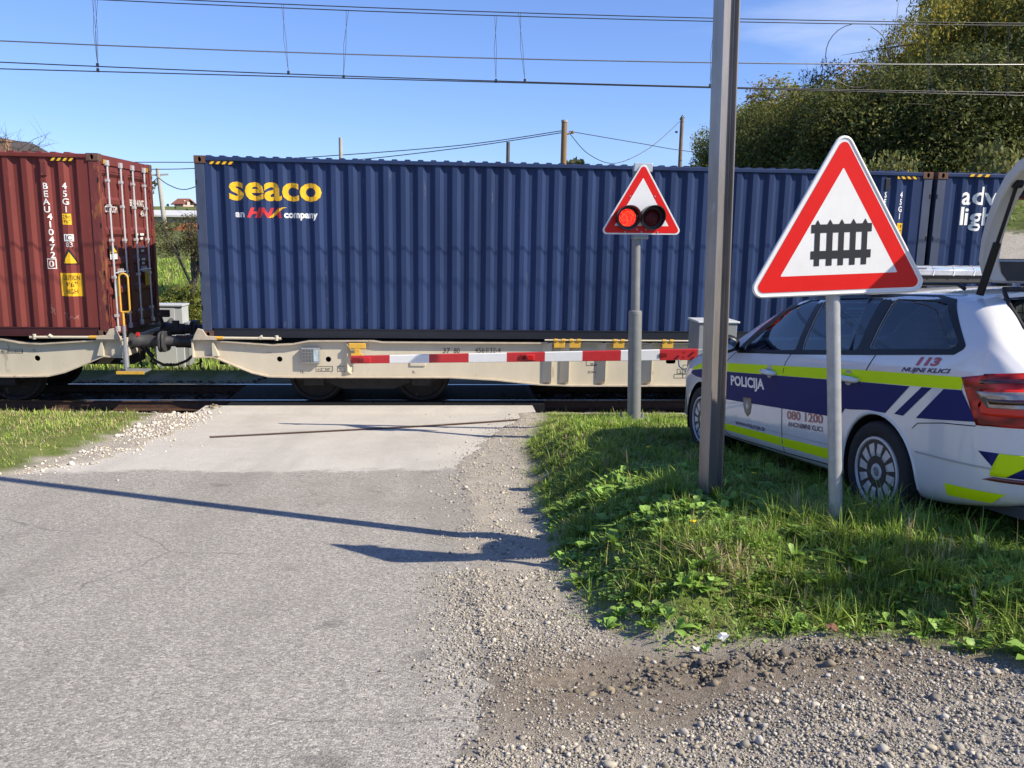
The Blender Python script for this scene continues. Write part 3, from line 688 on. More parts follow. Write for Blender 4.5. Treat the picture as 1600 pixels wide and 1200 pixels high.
def hazard(x0, x1, z0, z1, y, n, parent, mirror=False):
    bk = poly_bm([[(x0,z0),(x1,z0),(x1,z1),(x0,z1)]]); 
    for v in bk.verts: v.co.y = y
    st = []; w = (x1-x0)/n; sh = (z1-z0)*.8*(-1 if mirror else 1)
    for i in range(n):
        a = x0+i*w; p = [(a+max(0,-sh)*0, z0), (a+w*.5, z0), (a+w*.5+sh, z1), (a+sh, z1)]
        p = [(min(max(q[0],x0),x1), q[1]) for q in p]; st.append(p)
    o = bm_obj('hazard_marking', bk, M_blk, parent)
    s = poly_bm(st)
    for v in s.verts: v.co.y = y-.002
    bm_obj('hazard_stripe', s, M_yel, o); return o
def container(name, label, X0, paint, post, railm, door_right=False, door_left=False, yaw=0, Y0=D, blind=False):
    t = thing(name, label, 'container', (X0, Y0, ZB), yaw, 'shipping containers on the train')
    ht = .075; z0, z1 = .16, CH-ht
    # near and far corrugated walls
    for far in (0, 1):
        b = MB(); vs = []; pr = PROF
        for x, d in pr:
            y = YW+d if not far else CW-YW-d
            vs += [(x, y, z0), (x, y, z1)]
        b.add(vs, [(2*i, 2*i+2, 2*i+3, 2*i+1) for i in range(len(pr)-1)])
        b.build('side_wall', paint, t)
        y0, y1 = (0, .06) if not far else (CW-.06, CW)
        b = MB(); b.box(.15, y0, z1, CL-.15, y1, CH-.012); b.build('top_rail', paint, t, bevel=.008)
        b = MB(); 
        if not far: 
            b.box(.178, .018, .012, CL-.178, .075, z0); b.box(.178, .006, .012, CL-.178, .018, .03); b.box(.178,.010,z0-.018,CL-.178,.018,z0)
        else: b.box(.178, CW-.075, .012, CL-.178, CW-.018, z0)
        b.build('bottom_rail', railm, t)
    # roof with shallow transverse ribs
    b = MB(); vs = []; prr = []; x = .15
    while x < CL-.35:
        prr += [(x, 0), (x+.03, .034), (x+.10, .034), (x+.13, 0)]; x += .209
    prr.append((CL-.15, 0))
    for x, d in prr: vs += [(x, .05, CH-.022+d), (x, CW-.05, CH-.022+d)]
    nv = len(prr); b.add(vs, [(2*i, 2*i+2, 2*i+3, 2*i+1) for i in range(nv-1)])
    for i in range(nv-1):
        if prr[i][1] > 0 or prr[i+1][1] > 0:
            q = [(prr[i][0], .05, CH-.022), (prr[i+1][0], .05, CH-.022), (prr[i+1][0], .05, CH-.022+prr[i+1][1]), (prr[i][0], .05, CH-.022+prr[i][1])]
            b.add(q, [(0,1,2,3)])
    b.build('roof', paint, t)
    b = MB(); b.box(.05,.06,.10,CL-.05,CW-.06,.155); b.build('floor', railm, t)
    for ex, xa in ((0, 0), (1, CL-.15)):
        for fy in (0, 1):
            b = MB(); y0, y1 = (0.006, .12) if not fy else (CW-.12, CW-.006)
            b.box(xa+(.004 if ex==0 else .0), y0, .118, xa+.15-(.004 if ex else 0), y1, CH-.118)
            if not fy:       # lashing slots in the post
                for zz in (.45, 1.0, 1.75, 2.45):
                    xx = xa+.012 if ex == 0 else xa+.12
                    b.box(xx, .002, zz, xx+.02, .007, zz+.075, 1)
            b.build('corner_post', [post, M_black], t, bevel=.006)
            for zc in (0, CH-.118):
                b = MB(); xc = 0 if ex == 0 else CL-.178; yc = 0 if not fy else CW-.162
                b.box(xc, yc+.03, zc, xc+.178, yc+.162, zc+.118)
                hole_plate(b, xc+.089, zc+.059, .178, .118, .026, .04, yc-.002, yc+.03, 0, 1)
                for a, c in ((xc, xc+.002), (xc+.176, xc+.178)): b.box(a, yc-.002, zc, c, yc+.03, zc+.118)
                b.box(xc, yc-.002, zc, xc+.178, yc+.03, zc+.004); b.box(xc, yc-.002, zc+.114, xc+.178, yc+.03, zc+.118)
                b.build('corner_casting', [M_cast, M_black], t)
    for ex in (0, 1):
        if (ex and door_right) or (not ex and door_left): continue
        b = MB(); vs = []; n = 8; yy = [.12]; pr = [(.12, 0)]
        y = .2
        for i in range(8): pr += [(y,0),(y+.06,.04),(y+.13,.04),(y+.19,0)]; y += .255
        pr.append((CW-.12, 0))
        for y, d in pr:
            x = .03+d if ex == 0 else CL-.03-d
            vs += [(x, y, .13), (x, y, CH-.1)]
        b.add(vs, [(2*i, 2*i+2, 2*i+3, 2*i+1) for i in range(len(pr)-1)])
        b.build('end_wall', paint, t)
        b = MB(); xa, xb = (.01, .07) if ex == 0 else (CL-.07, CL-.01)
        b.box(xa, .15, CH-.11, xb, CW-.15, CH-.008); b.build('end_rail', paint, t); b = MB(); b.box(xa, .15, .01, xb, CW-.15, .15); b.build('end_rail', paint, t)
    if door_right:
        b = MB(); b.box(CL-.14, .15, CH-.15, CL-.01, CW-.15, CH-.008); b.build('door_header', paint, t); b = MB(); b.box(CL-.14, .15, .012, CL-.01, CW-.15, .13); b.build('door_sill', paint, t)
        for k, (ya, yb) in enumerate(((.125, 1.214), (1.224, CW-.125))):
            b = MB(); xo = CL-.03; za, zb = .14, CH-.155
            b.box(xo-.05, ya, za, xo, ya+.07, zb); b.box(xo-.05, yb-.07, za, xo, yb, zb); b.box(xo-.05, ya+.07, za, xo, yb-.07, za+.09); b.box(xo-.05, ya+.07, zb-.09, xo, yb-.07, zb)
            # pressed horizontal fields
            n = 5; zz = np.linspace(za+.09, zb-.09, n*1+1); vs = []; pr = []
            for i in range(n):
                a, c = zz[i], zz[i+1]; pr += [(a, 0), (a+.035, 0), (a+.085, .036), (c-.085, .036), (c-.035, 0)]
            pr.append((zz[-1], 0))
            for z, d in pr: vs += [(xo-.008-d, ya+.07, z), (xo-.008-d, yb-.07, z)]
            b.add(vs, [(2*i, 2*i+1, 2*i+3, 2*i+2) for i in range(len(pr)-1)])
            d = b.build('door', paint, t, bevel=.0)
            g = MB(); g.box(xo-.03, ya-.012, za-.012, xo-.012, yb+.012, za); g.box(xo-.03, ya-.012, zb, xo-.004, yb+.012, zb+.014); g.box(xo-.03, ya-.012, za, xo-.006, ya, zb); g.box(xo-.03, yb, za, xo-.006, yb+.009, zb)
            g.build('gasket', M_gasket, d)
            for yl in (ya+.22, ya+.78):
                q = MB(); xl = xo+.034; q.tube([(xl, yl, .07), (xl, yl, CH-.09)], .0165, 10)
                for z in (.09, CH-.13): q.box(xl-.03, yl-.045, z-.035, xl+.022, yl+.045, z+.05)
                for z in (.32, .95, 1.55, 2.1, 2.5): q.box(xo-.004, yl-.04, z-.022, xl+.02, yl+.04, z+.022)
                q.build('locking_bar', M_bar, d, bevel=.003)
                q = MB(); s = 1 if yl < ya+.5 else -1
                q.tube([(xl+.02, yl, 1.02), (xl+.03, yl+s*.1, 1.03), (xl+.03, yl+s*.34, 1.03)], .011, 8); q.box(xo, yl+s*.3-.03, .98, xl+.03, yl+s*.3+.03, 1.08)
                q.build('handle', M_bar, d)
        for yy in (.128, CW-.128):
            for z in (.35, .95, 1.6, 2.3):
                hx = MB(); hx.box(CL-.045, yy-.03, z, CL-.004, yy+.03, z+.14); hx.build('hinge', paint, t, bevel=.008)
    return t
def wall_text(parent, s, x, z, h, m, width=None, bold=0.0, shear=0, stack=False, name='lettering', spacing=1.0, off=.003):
    if stack:                       # letters one under the other, one mark
        bm = bmesh.new()
        for i, ch in enumerate(s):
            c = text_bm(ch, h/.70, bold, 0, 1, 'CENTER'); move_bm(c, x, z-i*h*1.26); bm = join_bm(bm, c)
    else:
        bm = text_bm(s, h/.70, bold, shear, spacing, 'LEFT'); move_bm(bm, x, z, width)
    return bm_obj(name, drape_wall(bm, off), m, parent)
def wall_poly(parent, polys, m, name, off=.0035):
    return bm_obj(name, drape_wall(poly_bm(polys), off), m, parent)

BX = -3.98
cb_ = container('shipping_container', 'dark blue corrugated container with a large yellow word on its upper left', BX, M_blue, M_bluepost, M_bluerail)
def lx(X): return X-BX
def lz(Z): return Z-ZB
o = wall_text(cb_, 'seaco', lx(-3.46), lz(3.365), .40, M_yel, 1.45, .014)
# two lines of small print under it
wall_text(cb_, 'an', lx(-3.385), lz(3.09), .105, M_white, .150, .006)
wall_text(cb_, 'HNA', lx(-3.195), lz(3.09), .145, M_lred, .54, .010, .35)
wall_poly(cb_, [[(lx(-2.86), lz(3.085)), (lx(-2.80), lz(3.085)), (lx(-2.62), lz(3.235)), (lx(-2.56), lz(3.25)), (lx(-2.64), lz(3.25)), (lx(-2.72), lz(3.21))]], M_yel, 'swoosh', .006)
wall_text(cb_, 'company', lx(-2.61), lz(3.09), .105, M_white, .535, .006)
hazard(.23, .62, CH-.128, CH-.080, .012, 4, cb_); hazard(CL-.62, CL-.23, CH-.128, CH-.080, .012, 4, cb_, True)
for s, u, v in (('SEGU', 1386, 299), ('45G1', 1411, 299)):
    p = at(u, v, D); wall_text(cb_, list(s), lx(p[0]), lz(p[2])-.1, .095, M_white, stack=True, bold=.002)
p = at(1407, 357, D); wall_poly(cb_, [[(lx(p[0])-.06, lz(p[2])-.11), (lx(p[0])+.06, lz(p[2])-.11), (lx(p[0])+.06, lz(p[2])+.09), (lx(p[0])-.06, lz(p[2])+.09)]], M_yel, 'height_label')
wall_text(cb_, '2.9', lx(p[0])-.045, lz(p[2])+.005, .06, M_blk, .09, off=.006); wall_text(cb_, '9\'6"', lx(p[0])-.045, lz(p[2])-.085, .06, M_blk, .09, off=.006)
p = at(1388, 285, D); b = MB(); b.box(lx(p[0])-.04, .004, lz(p[2])-.13, lx(p[0])+.04, .03, lz(p[2])+.07); b.build('vent', M_bluerail, cb_, bevel=.006)

BX2 = BX+CL+.085
cc_ = container('shipping_container', 'dark blue corrugated container with white lettering behind the raised tailgate', BX2, M_blue, M_bluepost, M_bluerail)
hazard(.55, .95, CH-.066, CH-.022, -.004, 3, cc_, False)
p = at(1503, 319, D); q = at(1500, 351, D)
wall_text(cc_, 'advanced', p[0]-BX2, p[2]-ZB, .30, M_white, 1.72, .006)
wall_text(cc_, 'light steel', q[0]-BX2, q[2]-ZB, .30, M_white, 1.85, .006)
p = at(1560, 400, D)

RXE = -5.444
cr_ = container('shipping_container', 'dark red corrugated container with its white barred doors facing right', RXE-CL, M_red, M_redpost, M_redrail, door_right=True)
RX0 = RXE-CL
def rl(u, v): p = at(u, v, D+.02); return p[0]-RX0, p[2]-ZB
for s, u, v in (('BEAU', 70, 286), ('410472', 77, 334), ('45G1', 100, 286)):
    x, z = rl(u, v); wall_text(cr_, list(s), x, z-.09, .095, M_white, stack=True, bold=.002)
x, z = rl(81, 411); wall_text(cr_, '0', x-.04, z-.06, .10, M_white, .07)
wall_poly(cr_, [[(x-.07,z-.09),(x+.06,z-.09),(x+.06,z-.078),(x-.07,z-.078)], [(x-.07,z+.058),(x+.06,z+.058),(x+.06,z+.07),(x-.07,z+.07)], [(x-.07,z-.078),(x-.058,z-.078),(x-.058,z+.058),(x-.07,z+.058)], [(x+.048,z-.078),(x+.06,z-.078),(x+.06,z+.058),(x+.048,z+.058)]], M_white, 'number_frame')
x, z = rl(104, 343); wall_poly(cr_, [[(x-.06,z-.08),(x+.06,z-.08),(x+.06,z+.09),(x-.06,z+.09)]], M_yel, 'height_label'); wall_text(cr_, '2.9m', x-.05, z+.015, .055, M_blk, .1, off=.006); wall_text(cr_, '9\'6"', x-.045, z-.06, .055, M_blk, .09, off=.006)
x, z = rl(107, 372); wall_poly(cr_, [[(x-.065,z-.05),(x+.065,z-.05),(x+.065,z+.06),(x-.065,z+.06)]], M_white, 'data_plate'); wall_text(cr_, 'IC', x-.045, z-.035, .08, M_redrail, .09, .002, off=.006); wall_text(cr_, '83', x-.045, z-.14, .075, M_white, .09)
x, z = rl(109, 411); wall_poly(cr_, [[(x-.13,z-.02),(x+.13,z-.02),(x+.02,z+.21),(x-.02,z+.21)]], M_blk, 'warning_sticker', .0035); wall_poly(cr_, [[(x-.10,z-.005),(x+.10,z-.005),(x,z+.18)]], M_yel, 'warning_sticker', .006)
x, z = rl(112, 463); wall_poly(cr_, [[(x-.165,z),(x+.165,z),(x+.165,z+.37),(x-.165,z+.37)]], M_yel, 'height_label')
wall_text(cr_, 'CAUTION', x-.135, z+.26, .075, M_blk, .27, off=.006); wall_text(cr_, '9\'6"', x-.08, z+.15, .075, M_blk, .17, off=.006); wall_text(cr_, 'HIGH', x-.08, z+.04, .075, M_blk, .17, off=.006)
hazard(CL-.72, CL-.36, CH-.128, CH-.080, .012, 4, cr_)
x, z = rl(68, 262); b = MB(); b.box(x-.045, .0, z-.12, x+.045, .03, z+.1); b.build('vent', M_redpost, cr_, bevel=.008)
# faint scratched writing low on the wall
pts = [rl(u, v) for u, v in ((80,476),(79,490),(86,484),(80,480),(87,492))]
pts2 = [rl(u, v) for u, v in ((98,490),(104,489),(103,496),(107,500),(112,494),(116,499),(121,493),(121,499))]
for pp in (pts, pts2):
    polys = []
    for (a, c), (a2, c2) in zip(pp[:-1], pp[1:]):
        d = Vector((a2-a, c2-c)).normalized()*.004; polys.append([(a-d.y, c+d.x), (a2-d.y, c2+d.x), (a2+d.y, c2-d.x), (a+d.y, c-d.x)])
    wall_poly(cr_, polys, mat('scratch', (.36,.17,.15), .7), 'scratched_writing')
# door lettering
def door_text(s, y, z, h, m, w, bold=.0015):
    bm = text_bm(s, h/.7, bold); move_bm(bm, 0, 0, w)
    cut_bm(bm, (), np.arange(-.1, .5, .04))
    for v in bm.verts: v.co = Vector((CL-.03-.008+.003, y+v.co.x, z+v.co.z))
    return bm_obj('lettering', bm, m, cr_)
for s, y, z, h, w in (('CMA CGM', .24, 2.0, .10, .5), ('BEAU 410472 0', 1.34, 2.13, .11, .78), ('45G1', 1.82, 1.96, .10, .3)):
    o = door_text(s, y, z, h, M_white, w)
b = MB()
for i, (z, w) in enumerate(((1.62,.3),(1.55,.2),(1.40,.3),(1.33,.24),(1.18,.3),(1.11,.22))): b.box(CL-.030, 1.5, z, CL-.027, 1.5+w*.4, z+.04); b.box(CL-.030, 1.72, z, CL-.027, 1.72+w*.6, z+.04)
b.build('data_text', M_white, cr_)
b = MB(); b.box(CL-.031, .28, 1.22, CL-.0265, .62, 1.46, 0); b.box(CL-.0265, .30, 1.24, CL-.025, .60, 1.33, 1); b.add([(CL-.0255,.30,1.35),(CL-.0255,.60,1.35),(CL-.0255,.45,1.45)], [(0,1,2)], 2)
b.build('tank_sticker', [M_blk, M_white, M_yel], cr_)
b = MB(); b.box(CL-.031, .37, .63, CL-.0265, .55, .90, 0); b.build('data_plate', mat('dull_plate', (.14,.13,.12), .5, .5), cr_)
b = MB(); b.box(CL-.031, 1.84, .72, CL-.0265, 2.06, 1.02, 0); b.build('caution_label', M_yel, cr_)
for ya, yb in ((.20,.34),(2.1,2.24)):
    b = MB(); b.box(CL-.009, ya, CH-.14, CL-.007, yb, CH-.075, 0)
    for i in range(3): b.add([(CL-.005, ya+.02+i*.045, CH-.14), (CL-.005, ya+.04+i*.045, CH-.14), (CL-.005, ya+.05+i*.045, CH-.075), (CL-.005, ya+.03+i*.045, CH-.075)], [(0,1,2,3)], 1)
    b.build('hazard_marking', [M_blk, M_yel], cr_)

# ------------------------------------------------------------------ flat wagons
M_cream = mat('cream_wagon_paint', (.56,.505,.39), .55, 0, .12, 3, stain=(.36,.31,.24), sscale=4, sthr=.62, stretch=(1,1,.35))
M_rustc = mat('rusty_cream_flange', (.50,.43,.33), .6, 0, .25, 6, stain=(.27,.15,.08), sscale=7, sthr=.6)
M_bogie = mat('grimy_bogie_iron', (.028,.024,.021), .8, .2, .5, 8, stain=(.12,.07,.04), sscale=6, sthr=.62)
M_tread = mat('worn_wheel_tread', (.25,.24,.23), .35, 1.0)
M_grey = mat('buffer_grey', (.060,.060,.062), .6, .2, .3, 10)
M_grease = mat('black_buffer_grease', (.010,.010,.011), .45, 0, .3, 8)
M_wyel = mat('yellow_bracket_paint', (.66,.38,.05), .5, 0, .2, 10)
M_hose = mat('black_rubber_hose', (.010,.010,.011), .6)
M_glassp = mat('plastic_window', (.50,.64,.70), .2, 0, .45, 16, coat=.6)
M_galv = mat('galvanised_steel', (.40,.41,.42), .45, .55, .25, 14, col2=(.30,.31,.32))
M_pipe = mat('grey_painted_pipe', (.235,.24,.235), .5, .2, .2, 9)
M_redp = mat('red_plastic', (.55,.02,.02), .3)
WL = 25.94
def wagon(X0, s, label, first):
    """X0 = headstock, s = +1 if the wagon runs to the right of it"""
    t = thing('flat_wagon', label, 'flat wagon', (X0, D, 0), 0, 'flat wagons of the train')
    top = [(0,1.10),(.5,1.085),(1.30,1.03),(1.62,1.045),(1.9,1.10),(2.95,1.11),(3.10,1.085)]; bot = [(0,.81),(.33,.83),(.58,.72),(.95,.565),(1.22,.50),(1.6,.49),(4.25,.49),(5.0,.45),(5.75,.37),(6.3,.35)]
    top = top + [(WL-x, z) for x, z in reversed(top)]; bot = bot + [(WL-x, z) for x, z in reversed(bot)]
    for far in (0, 1):
        yw = .075 if not far else CW-.085
        b = MB(); b.prism([(s*x, z) for x, z in top] + [(s*x, z) for x, z in reversed(bot)], 'xz', yw, yw+.012)
        o = b.build('solebar', M_cream, t)
        if not far:
            cs = []
            for x in (1.4, 2.20, 3.02, 3.52): 
                c = MB(); c.lathe([(.046, -.1), (.046, .3)], (s*x, 0, .775), 'y', 20); cs.append(c.build('cutter', M_cream))
            if first:
                c = MB(); c.prism(round_poly([(s*7.95,.72),(s*8.12,.72),(s*8.12,.80),(s*7.95,.80)], .038), 'xz', -.1, .3); cs.append(c.build('cutter', M_cream))
            for c in cs: c.parent = t
            bpy.context.view_layer.update(); boolean_cut(o, cs)
        for nm, line, th in (('top_flange', top, .022), ('bottom_flange', bot, .02)):
            b = MB(); ya, yb = (.0, .16) if not far else (CW-.17, CW)
            vs = []
            for x, z in line:
                for y, zz in ((ya, z), (yb, z), (yb, z-th), (ya, z-th)): vs.append((s*x, y, zz))
            n = len(line)
            fs = [(4*i+j, 4*i+(j+1)%4, 4*i+4+(j+1)%4, 4*i+4+j) for i in range(n-1) for j in range(4)] + [(0,1,2,3), (4*n-4,4*n-3,4*n-2,4*n-1)]
            b.add(vs, fs); b.build(nm, M_rustc, t)
    b = MB(); b.box(min(0,s*.03), .0, .80, max(0,s*.03), CW, 1.105); b.build('headstock', M_cream, t, bevel=.006)
    b = MB(); b.box(min(s*.2,s*(WL-.2)), .9, .55, max(s*.2,s*(WL-.2)), CW-.9, .95); b.build('centre_sill', M_bogie, t)
    b = MB(); b.box(min(s*5.5,s*(WL-5.5)), .2, .38, max(s*5.5,s*(WL-5.5)), CW-.2, .40); b.build('underframe', M_bogie, t)
    # corner stands carrying the containers
    for x in (.17, CL-.01, CL+.12, 2*CL+.1):
        for y in (0.03, CW-.19):
            b = MB(); b.box(s*x-.08, y, 1.09, s*x+.08, y+.16, 1.133); b.build('corner_stand', M_rustc, t)
    # rounded guide lug beside the first stand, and the rod with clips along the top flange
    b = MB(); b.prism([(s*.03,1.10),(s*.42,1.10),(s*.40,1.16),(s*.26,1.17),(s*.20,1.27),(s*.12,1.29),(s*.08,1.22)], 'xz', -.03, .02); b.build('guide_lug', M_rustc, t, bevel=.006)
    b = MB(); b.tube([(s*.42,-.005,1.135),(s*1.45,-.005,1.13)], .022, 10); b.tube([(s*1.1,-.005,1.128),(s*1.15,-.005,1.165)], .03, 8); b.tube([(s*1.38,-.005,1.10),(s*1.38,-.005,1.18)], .03, 8); b.build('lever_rod', M_cream, t)
    b = MB(); b.tube([(s*.40,-.005,1.135),(s*.52,-.005,1.135)], .028, 10); b.build('lever_tip', M_wyel, t)
    for x in ([.30, .36] if False else [.33]):
        b = MB(); b.prism([(s*x,.83),(s*(x+.10),.83),(s*(x+.02),1.07),(s*x,1.07)], 'xz', .0, .075); b.build('gusset', M_cream, t)
    # stiffeners
    for x in (2.58, 5.9, 6.2, 6.83, 7.63, 10.2, 12.0):
        b = MB(); zb, zt = (.52, 1.07) if x < 3 else (.375, 1.085)
        if x < 3: pr = [(s*x-.11,.075),(s*x-.06, .02),(s*x+.0,.075)]
        else: pr = [(s*x-.09,.075),(s*x+.05,-.02),(s*x+.06,.075)]
        vs = [(a, c, zb+(.06 if c < .05 else 0)) for a, c in pr] + [(a, c, zt) for a, c in pr]
        b.add(vs, [(0,1,2),(3,5,4),(0,3,4,1),(1,4,5,2),(2,5,3,0)]); b.build('stiffener', M_cream, t)
    # buffers
    for y in (.344, CW-.344):
        bf = MB(); bf.lathe([(.135, 0), (.135, -.02), (.112, -.02), (.112, -.16), (.105, -.17), (.105, -.34)] if s > 0 else [(.135, 0), (.135, .02), (.112, .02), (.112, .16), (.105, .17), (.105, .34)], (0, y, 1.03), 'x', 28)
        o = bf.build('buffer', M_grey if s < 0 else M_grease, t, smooth=35)
        p = MB(); p.lathe([(.085, -s*.33), (.09, -s*.50), (.12, -s*.545)], (0, y, 1.03), 'x', 24); p.build('plunger', M_grey, o, smooth=35)
        p = MB(); xs = sorted((-s*.545, -s*.585)); p.prism(round_poly([(y-.22,.86),(y+.22,.86),(y+.22,1.20),(y-.22,1.20)], .12, 6), 'yz', *xs); p.build('buffer_head', M_grey, o, bevel=.012)
    b = MB(); b.tube([(-s*.0,1.219,1.02),(-s*.25,1.219,1.0),(-s*.45,1.219,.93)], [.05,.045,.03], 8); b.tube([(-s*.3,1.219-.09,.98),(-s*.52,1.219-.09,.97),(-s*.55,1.219,.97),(-s*.52,1.219+.09,.97),(-s*.3,1.219+.09,.98)], .025, 8); b.build('coupling', M_bogie, t)
    b = MB(); pts = [(0,.75,.88),(-s*.12,.70,.80),(-s*.27,.62,.66),(-s*.42,.56,.60),(-s*.53,.52,.60),(-s*.58,.50,.615)]; b.tube(pts, .024, 8); b.build('air_hose', M_hose, t, smooth=60)
    for pts in ([(0,.95,.86),(-s*.15,.92,.70),(-s*.1,.9,.60),(-s*.2,.9,.55)], [(-s*.02,.6,.84),(-s*.05,.6,.55),(-s*.0,.6,.50)]):
        b = MB(); b.tube(pts, .017, 6); b.build('brake_pipe', M_bogie, t)
    # bogies
    for xc in (2.85, WL/2, WL-2.85):
        bg = MB()
        for y in (1.219-1.0, 1.219+1.0):
            bg.prism([(s*xc-1.22,.62),(s*xc-1.1,.70),(s*xc-.45,.70),(s*xc-.3,.62),(s*xc+.3,.62),(s*xc+.45,.70),(s*xc+1.1,.70),(s*xc+1.22,.62),(s*xc+1.15,.40),(s*xc+.68,.36),(s*xc+.42,.26),(s*xc-.42,.26),(s*xc-.68,.36),(s*xc-1.15,.40)], 'xz', y-.06, y+.06)
            for q in (-.9, .9):
                bg.box(s*xc+q-.16, y-.13, .33, s*xc+q+.16, y+.13, .60)
                bg.lathe([(.10,-.135 if y < 1.2 else .12),(.10,-.12 if y < 1.2 else .135)], (s*xc+q, y, .46), 'y', 16)
                for e in (-.24, .24): bg.lathe([(.075,.42),(.075,.62)], (s*xc+q+e, y, 0), 'z', 12)
        bg.box(s*xc-.25, .25, .45, s*xc+.25, CW-.25, .62)
        bo = bg.build('bogie', M_bogie, t)
        for q in (-.9, .9):
            w = MB()
            for k in (-1, 1):
                yc = 1.219+k*.753
                w.lathe([(0,yc+k*.06),(.12,yc+k*.06),(.12,yc+k*.03),(.38,yc+k*.02),(.40,yc+k*.065),(.445,yc+k*.065),(.46,yc-k*.03),(.485,yc-k*.04),(.485,yc-k*.065),(.40,yc-k*.07),(.36,yc-k*.02),(0,yc-k*.02)], (s*xc+q, 0, .46), 'y', 40)
            w.lathe([(.085,.5),(.085,1.95)], (s*xc+q, 0, .46), 'y', 16)
            w.build('wheelset', [M_bogie], bo, smooth=30)
    return t
wg = wagon(-4.17, 1, 'cream flat wagon carrying the blue containers, with bogie over the road', True)
def flat_text(parent, s, X, Z, h, m, w=None, y=.072, name='lettering', X0=-4.17):
    bm = text_bm(s, h/.7); move_bm(bm, X-X0, Z, w)
    for v in bm.verts: v.co.y = y
    return bm_obj(name, bm, m, parent)
def wp(u, v): p = at(u, v, D+.075); return p[0], p[2]
def outline(parent, u0, v0, u1, v1, X0, th=.007, y=.0725):
    (a, d), (c, b2) = wp(u0, v0), wp(u1, v1); a -= X0; c -= X0
    bm = poly_bm([[(a,b2),(c,b2),(c,b2+th),(a,b2+th)],[(a,d-th),(c,d-th),(c,d),(a,d)],[(a,b2+th),(a+th,b2+th),(a+th,d-th),(a,d-th)],[(c-th,b2+th),(c,b2+th),(c,d-th),(c-th,d-th)]])
    for v in bm.verts: v.co.y = y
    bm_obj('text_frame', bm, M_blk, parent)
for s, u, v, h, w in (('37', 692, 551.5, .085, .12), ('80', 709, 551.5, .085, .10), ('4561', 742, 551, .085, .20), ('132-4', 762, 551, .085, .22), ('1L', 470, 583, .045, .06), ('<2°30\'', 496, 579, .045, .21), ('R', 531, 579.5, .04, .03), ('75m', 538, 579.5, .04, .11), ('2L', 644, 583, .045, .05), ('20 pt', 922, 571, .045, .12), ('25,94 m', 918, 583, .04, .17), ('S', 1062, 583, .045, .03), ('42', 1069, 583, .045, .06)):
    X, Z = wp(u, v); flat_text(wg, s, X, Z, h, M_blk, w)
for q in ((493.5,572,520,580.5),(527,572,552,580.5),(916,558,940,571.5),(1058,576.5,1067,584),(1067,576.5,1080,584),(1053,584.5,1067,591),(1067,584.5,1080,591),(1067,570,1080,576)): outline(wg, *q, -4.17)
X, Z = wp(420, 552); flat_text(wg, '—', X-.05, Z, .05, M_blk, .1)
X, Z = wp(486, 554); b = MB(); X += 4.17
b.box(X-.15, -.01, Z-.14, X+.15, .07, Z+.12, 0); o = b.build('document_box', M_galv, wg, bevel=.01)
b = MB(); b.box(X-.13, -.014, Z-.115, X+.06, -.0105, Z+.10, 0); b.build('wire_mesh_panel', mat('grey_mesh_panel', (.15,.155,.15), .4, .2, .3, 40), o)
b = MB(); b.box(X+.055, -.015, Z-.10, X+.13, -.0105, Z+.095, 0); b.build('window', M_glassp, o)
b = MB(); 
for i in range(1, 4): b.box(X-.13+.048*i-.003, -.018, Z-.115, X-.13+.048*i+.003, -.0145, Z+.10)
for i in range(1, 4): b.box(X-.13, -.018, Z-.115+.054*i-.003, X+.06, -.0145, Z-.115+.054*i+.003)
b.build('grille_wire', M_galv, o)
X, Z = wp(559, 538); X += 4.17
b = MB(); b.box(X-.14, -.03, Z-.06, X+.14, .01, Z+.03); b.box(X-.05, -.04, Z-.15, X+.05, .0, Z-.06); b.prism(round_poly([(X-.11,Z-.20),(X+.09,Z-.20),(X+.09,Z-.14),(X-.11,Z-.14)], .02), 'xz', -.045, .0); b.build('tie_down_hook', M_wyel, wg, bevel=.01)
for u in (873, 897, 965, 1041, 1180, 1240):
    X, Z = wp(u, 541); X += 4.17
    b = MB(); b.box(X-.095, -.02, 1.0, X+.095, .0, 1.125); b.tube([(X-.10,-.02,1.13),(X-.03,-.02,1.13)], .025, 10); b.tube([(X+.03,-.02,1.13),(X+.10,-.02,1.13)], .025, 10); b.build('folding_clip', M_wyel, wg, bevel=.005)
b = MB(); X, Z = wp(850, 536); b.tube([(X+4.17,-.02,1.13),(13.5,-.02,1.13)], .015, 8); b.build('clip_rod', M_cream, wg)
X, Z = wp(653, 567); b = MB(); b.box(X+4.17-.13, .055, Z-.05, X+4.17+.13, .075, Z+.10); b.build('data_plate', M_cream, wg, bevel=.004)

WX = -5.245
wl_ = wagon(WX, -1, 'cream flat wagon under the dark red container, with yellow grab rail and step', False)
X, Z = wp(2, 550.5); flat_text(wl_, 'REV  EPMG 08 01 18', X, Z, .035, M_blk, .34, X0=WX); outline(wl_, -20, 545, 36, 552, WX, .006)
X, Z = wp(52, 549); flat_text(wl_, '1L', X, Z, .04, M_blk, .05, X0=WX)
b = MB(); xa, xb, ya = .035, .175, -.10
lp_ = [(xa,ya,1.56)] + [(.105-.07*math.cos(t), ya, 2.10+.07*math.sin(t)) for t in np.linspace(0, math.pi, 9)] + [(xb,ya,1.60),(xb-.015,ya,1.56),(xa+.02,ya,1.555),(xa,ya,1.57)]
b.tube(lp_, .016, 8); b.tube([(xa+.03,ya,1.56),(xa+.03,ya,1.33)], .02, 8); b.build('grab_rail', M_wyel, wl_, smooth=60)
b = MB(); b.tube([(xa+.03,ya,1.34),(xa+.03,ya,1.0)], .026, 10); b.tube([(xa+.03,ya,1.02),(xa+.03,ya,.66)], .045, 12); b.box(-.02,ya,.98,xa+.03,ya+.1,1.01); b.box(-.02,ya,.74,xa+.03,ya+.1,.77); b.build('rail_post', M_galv, wl_)
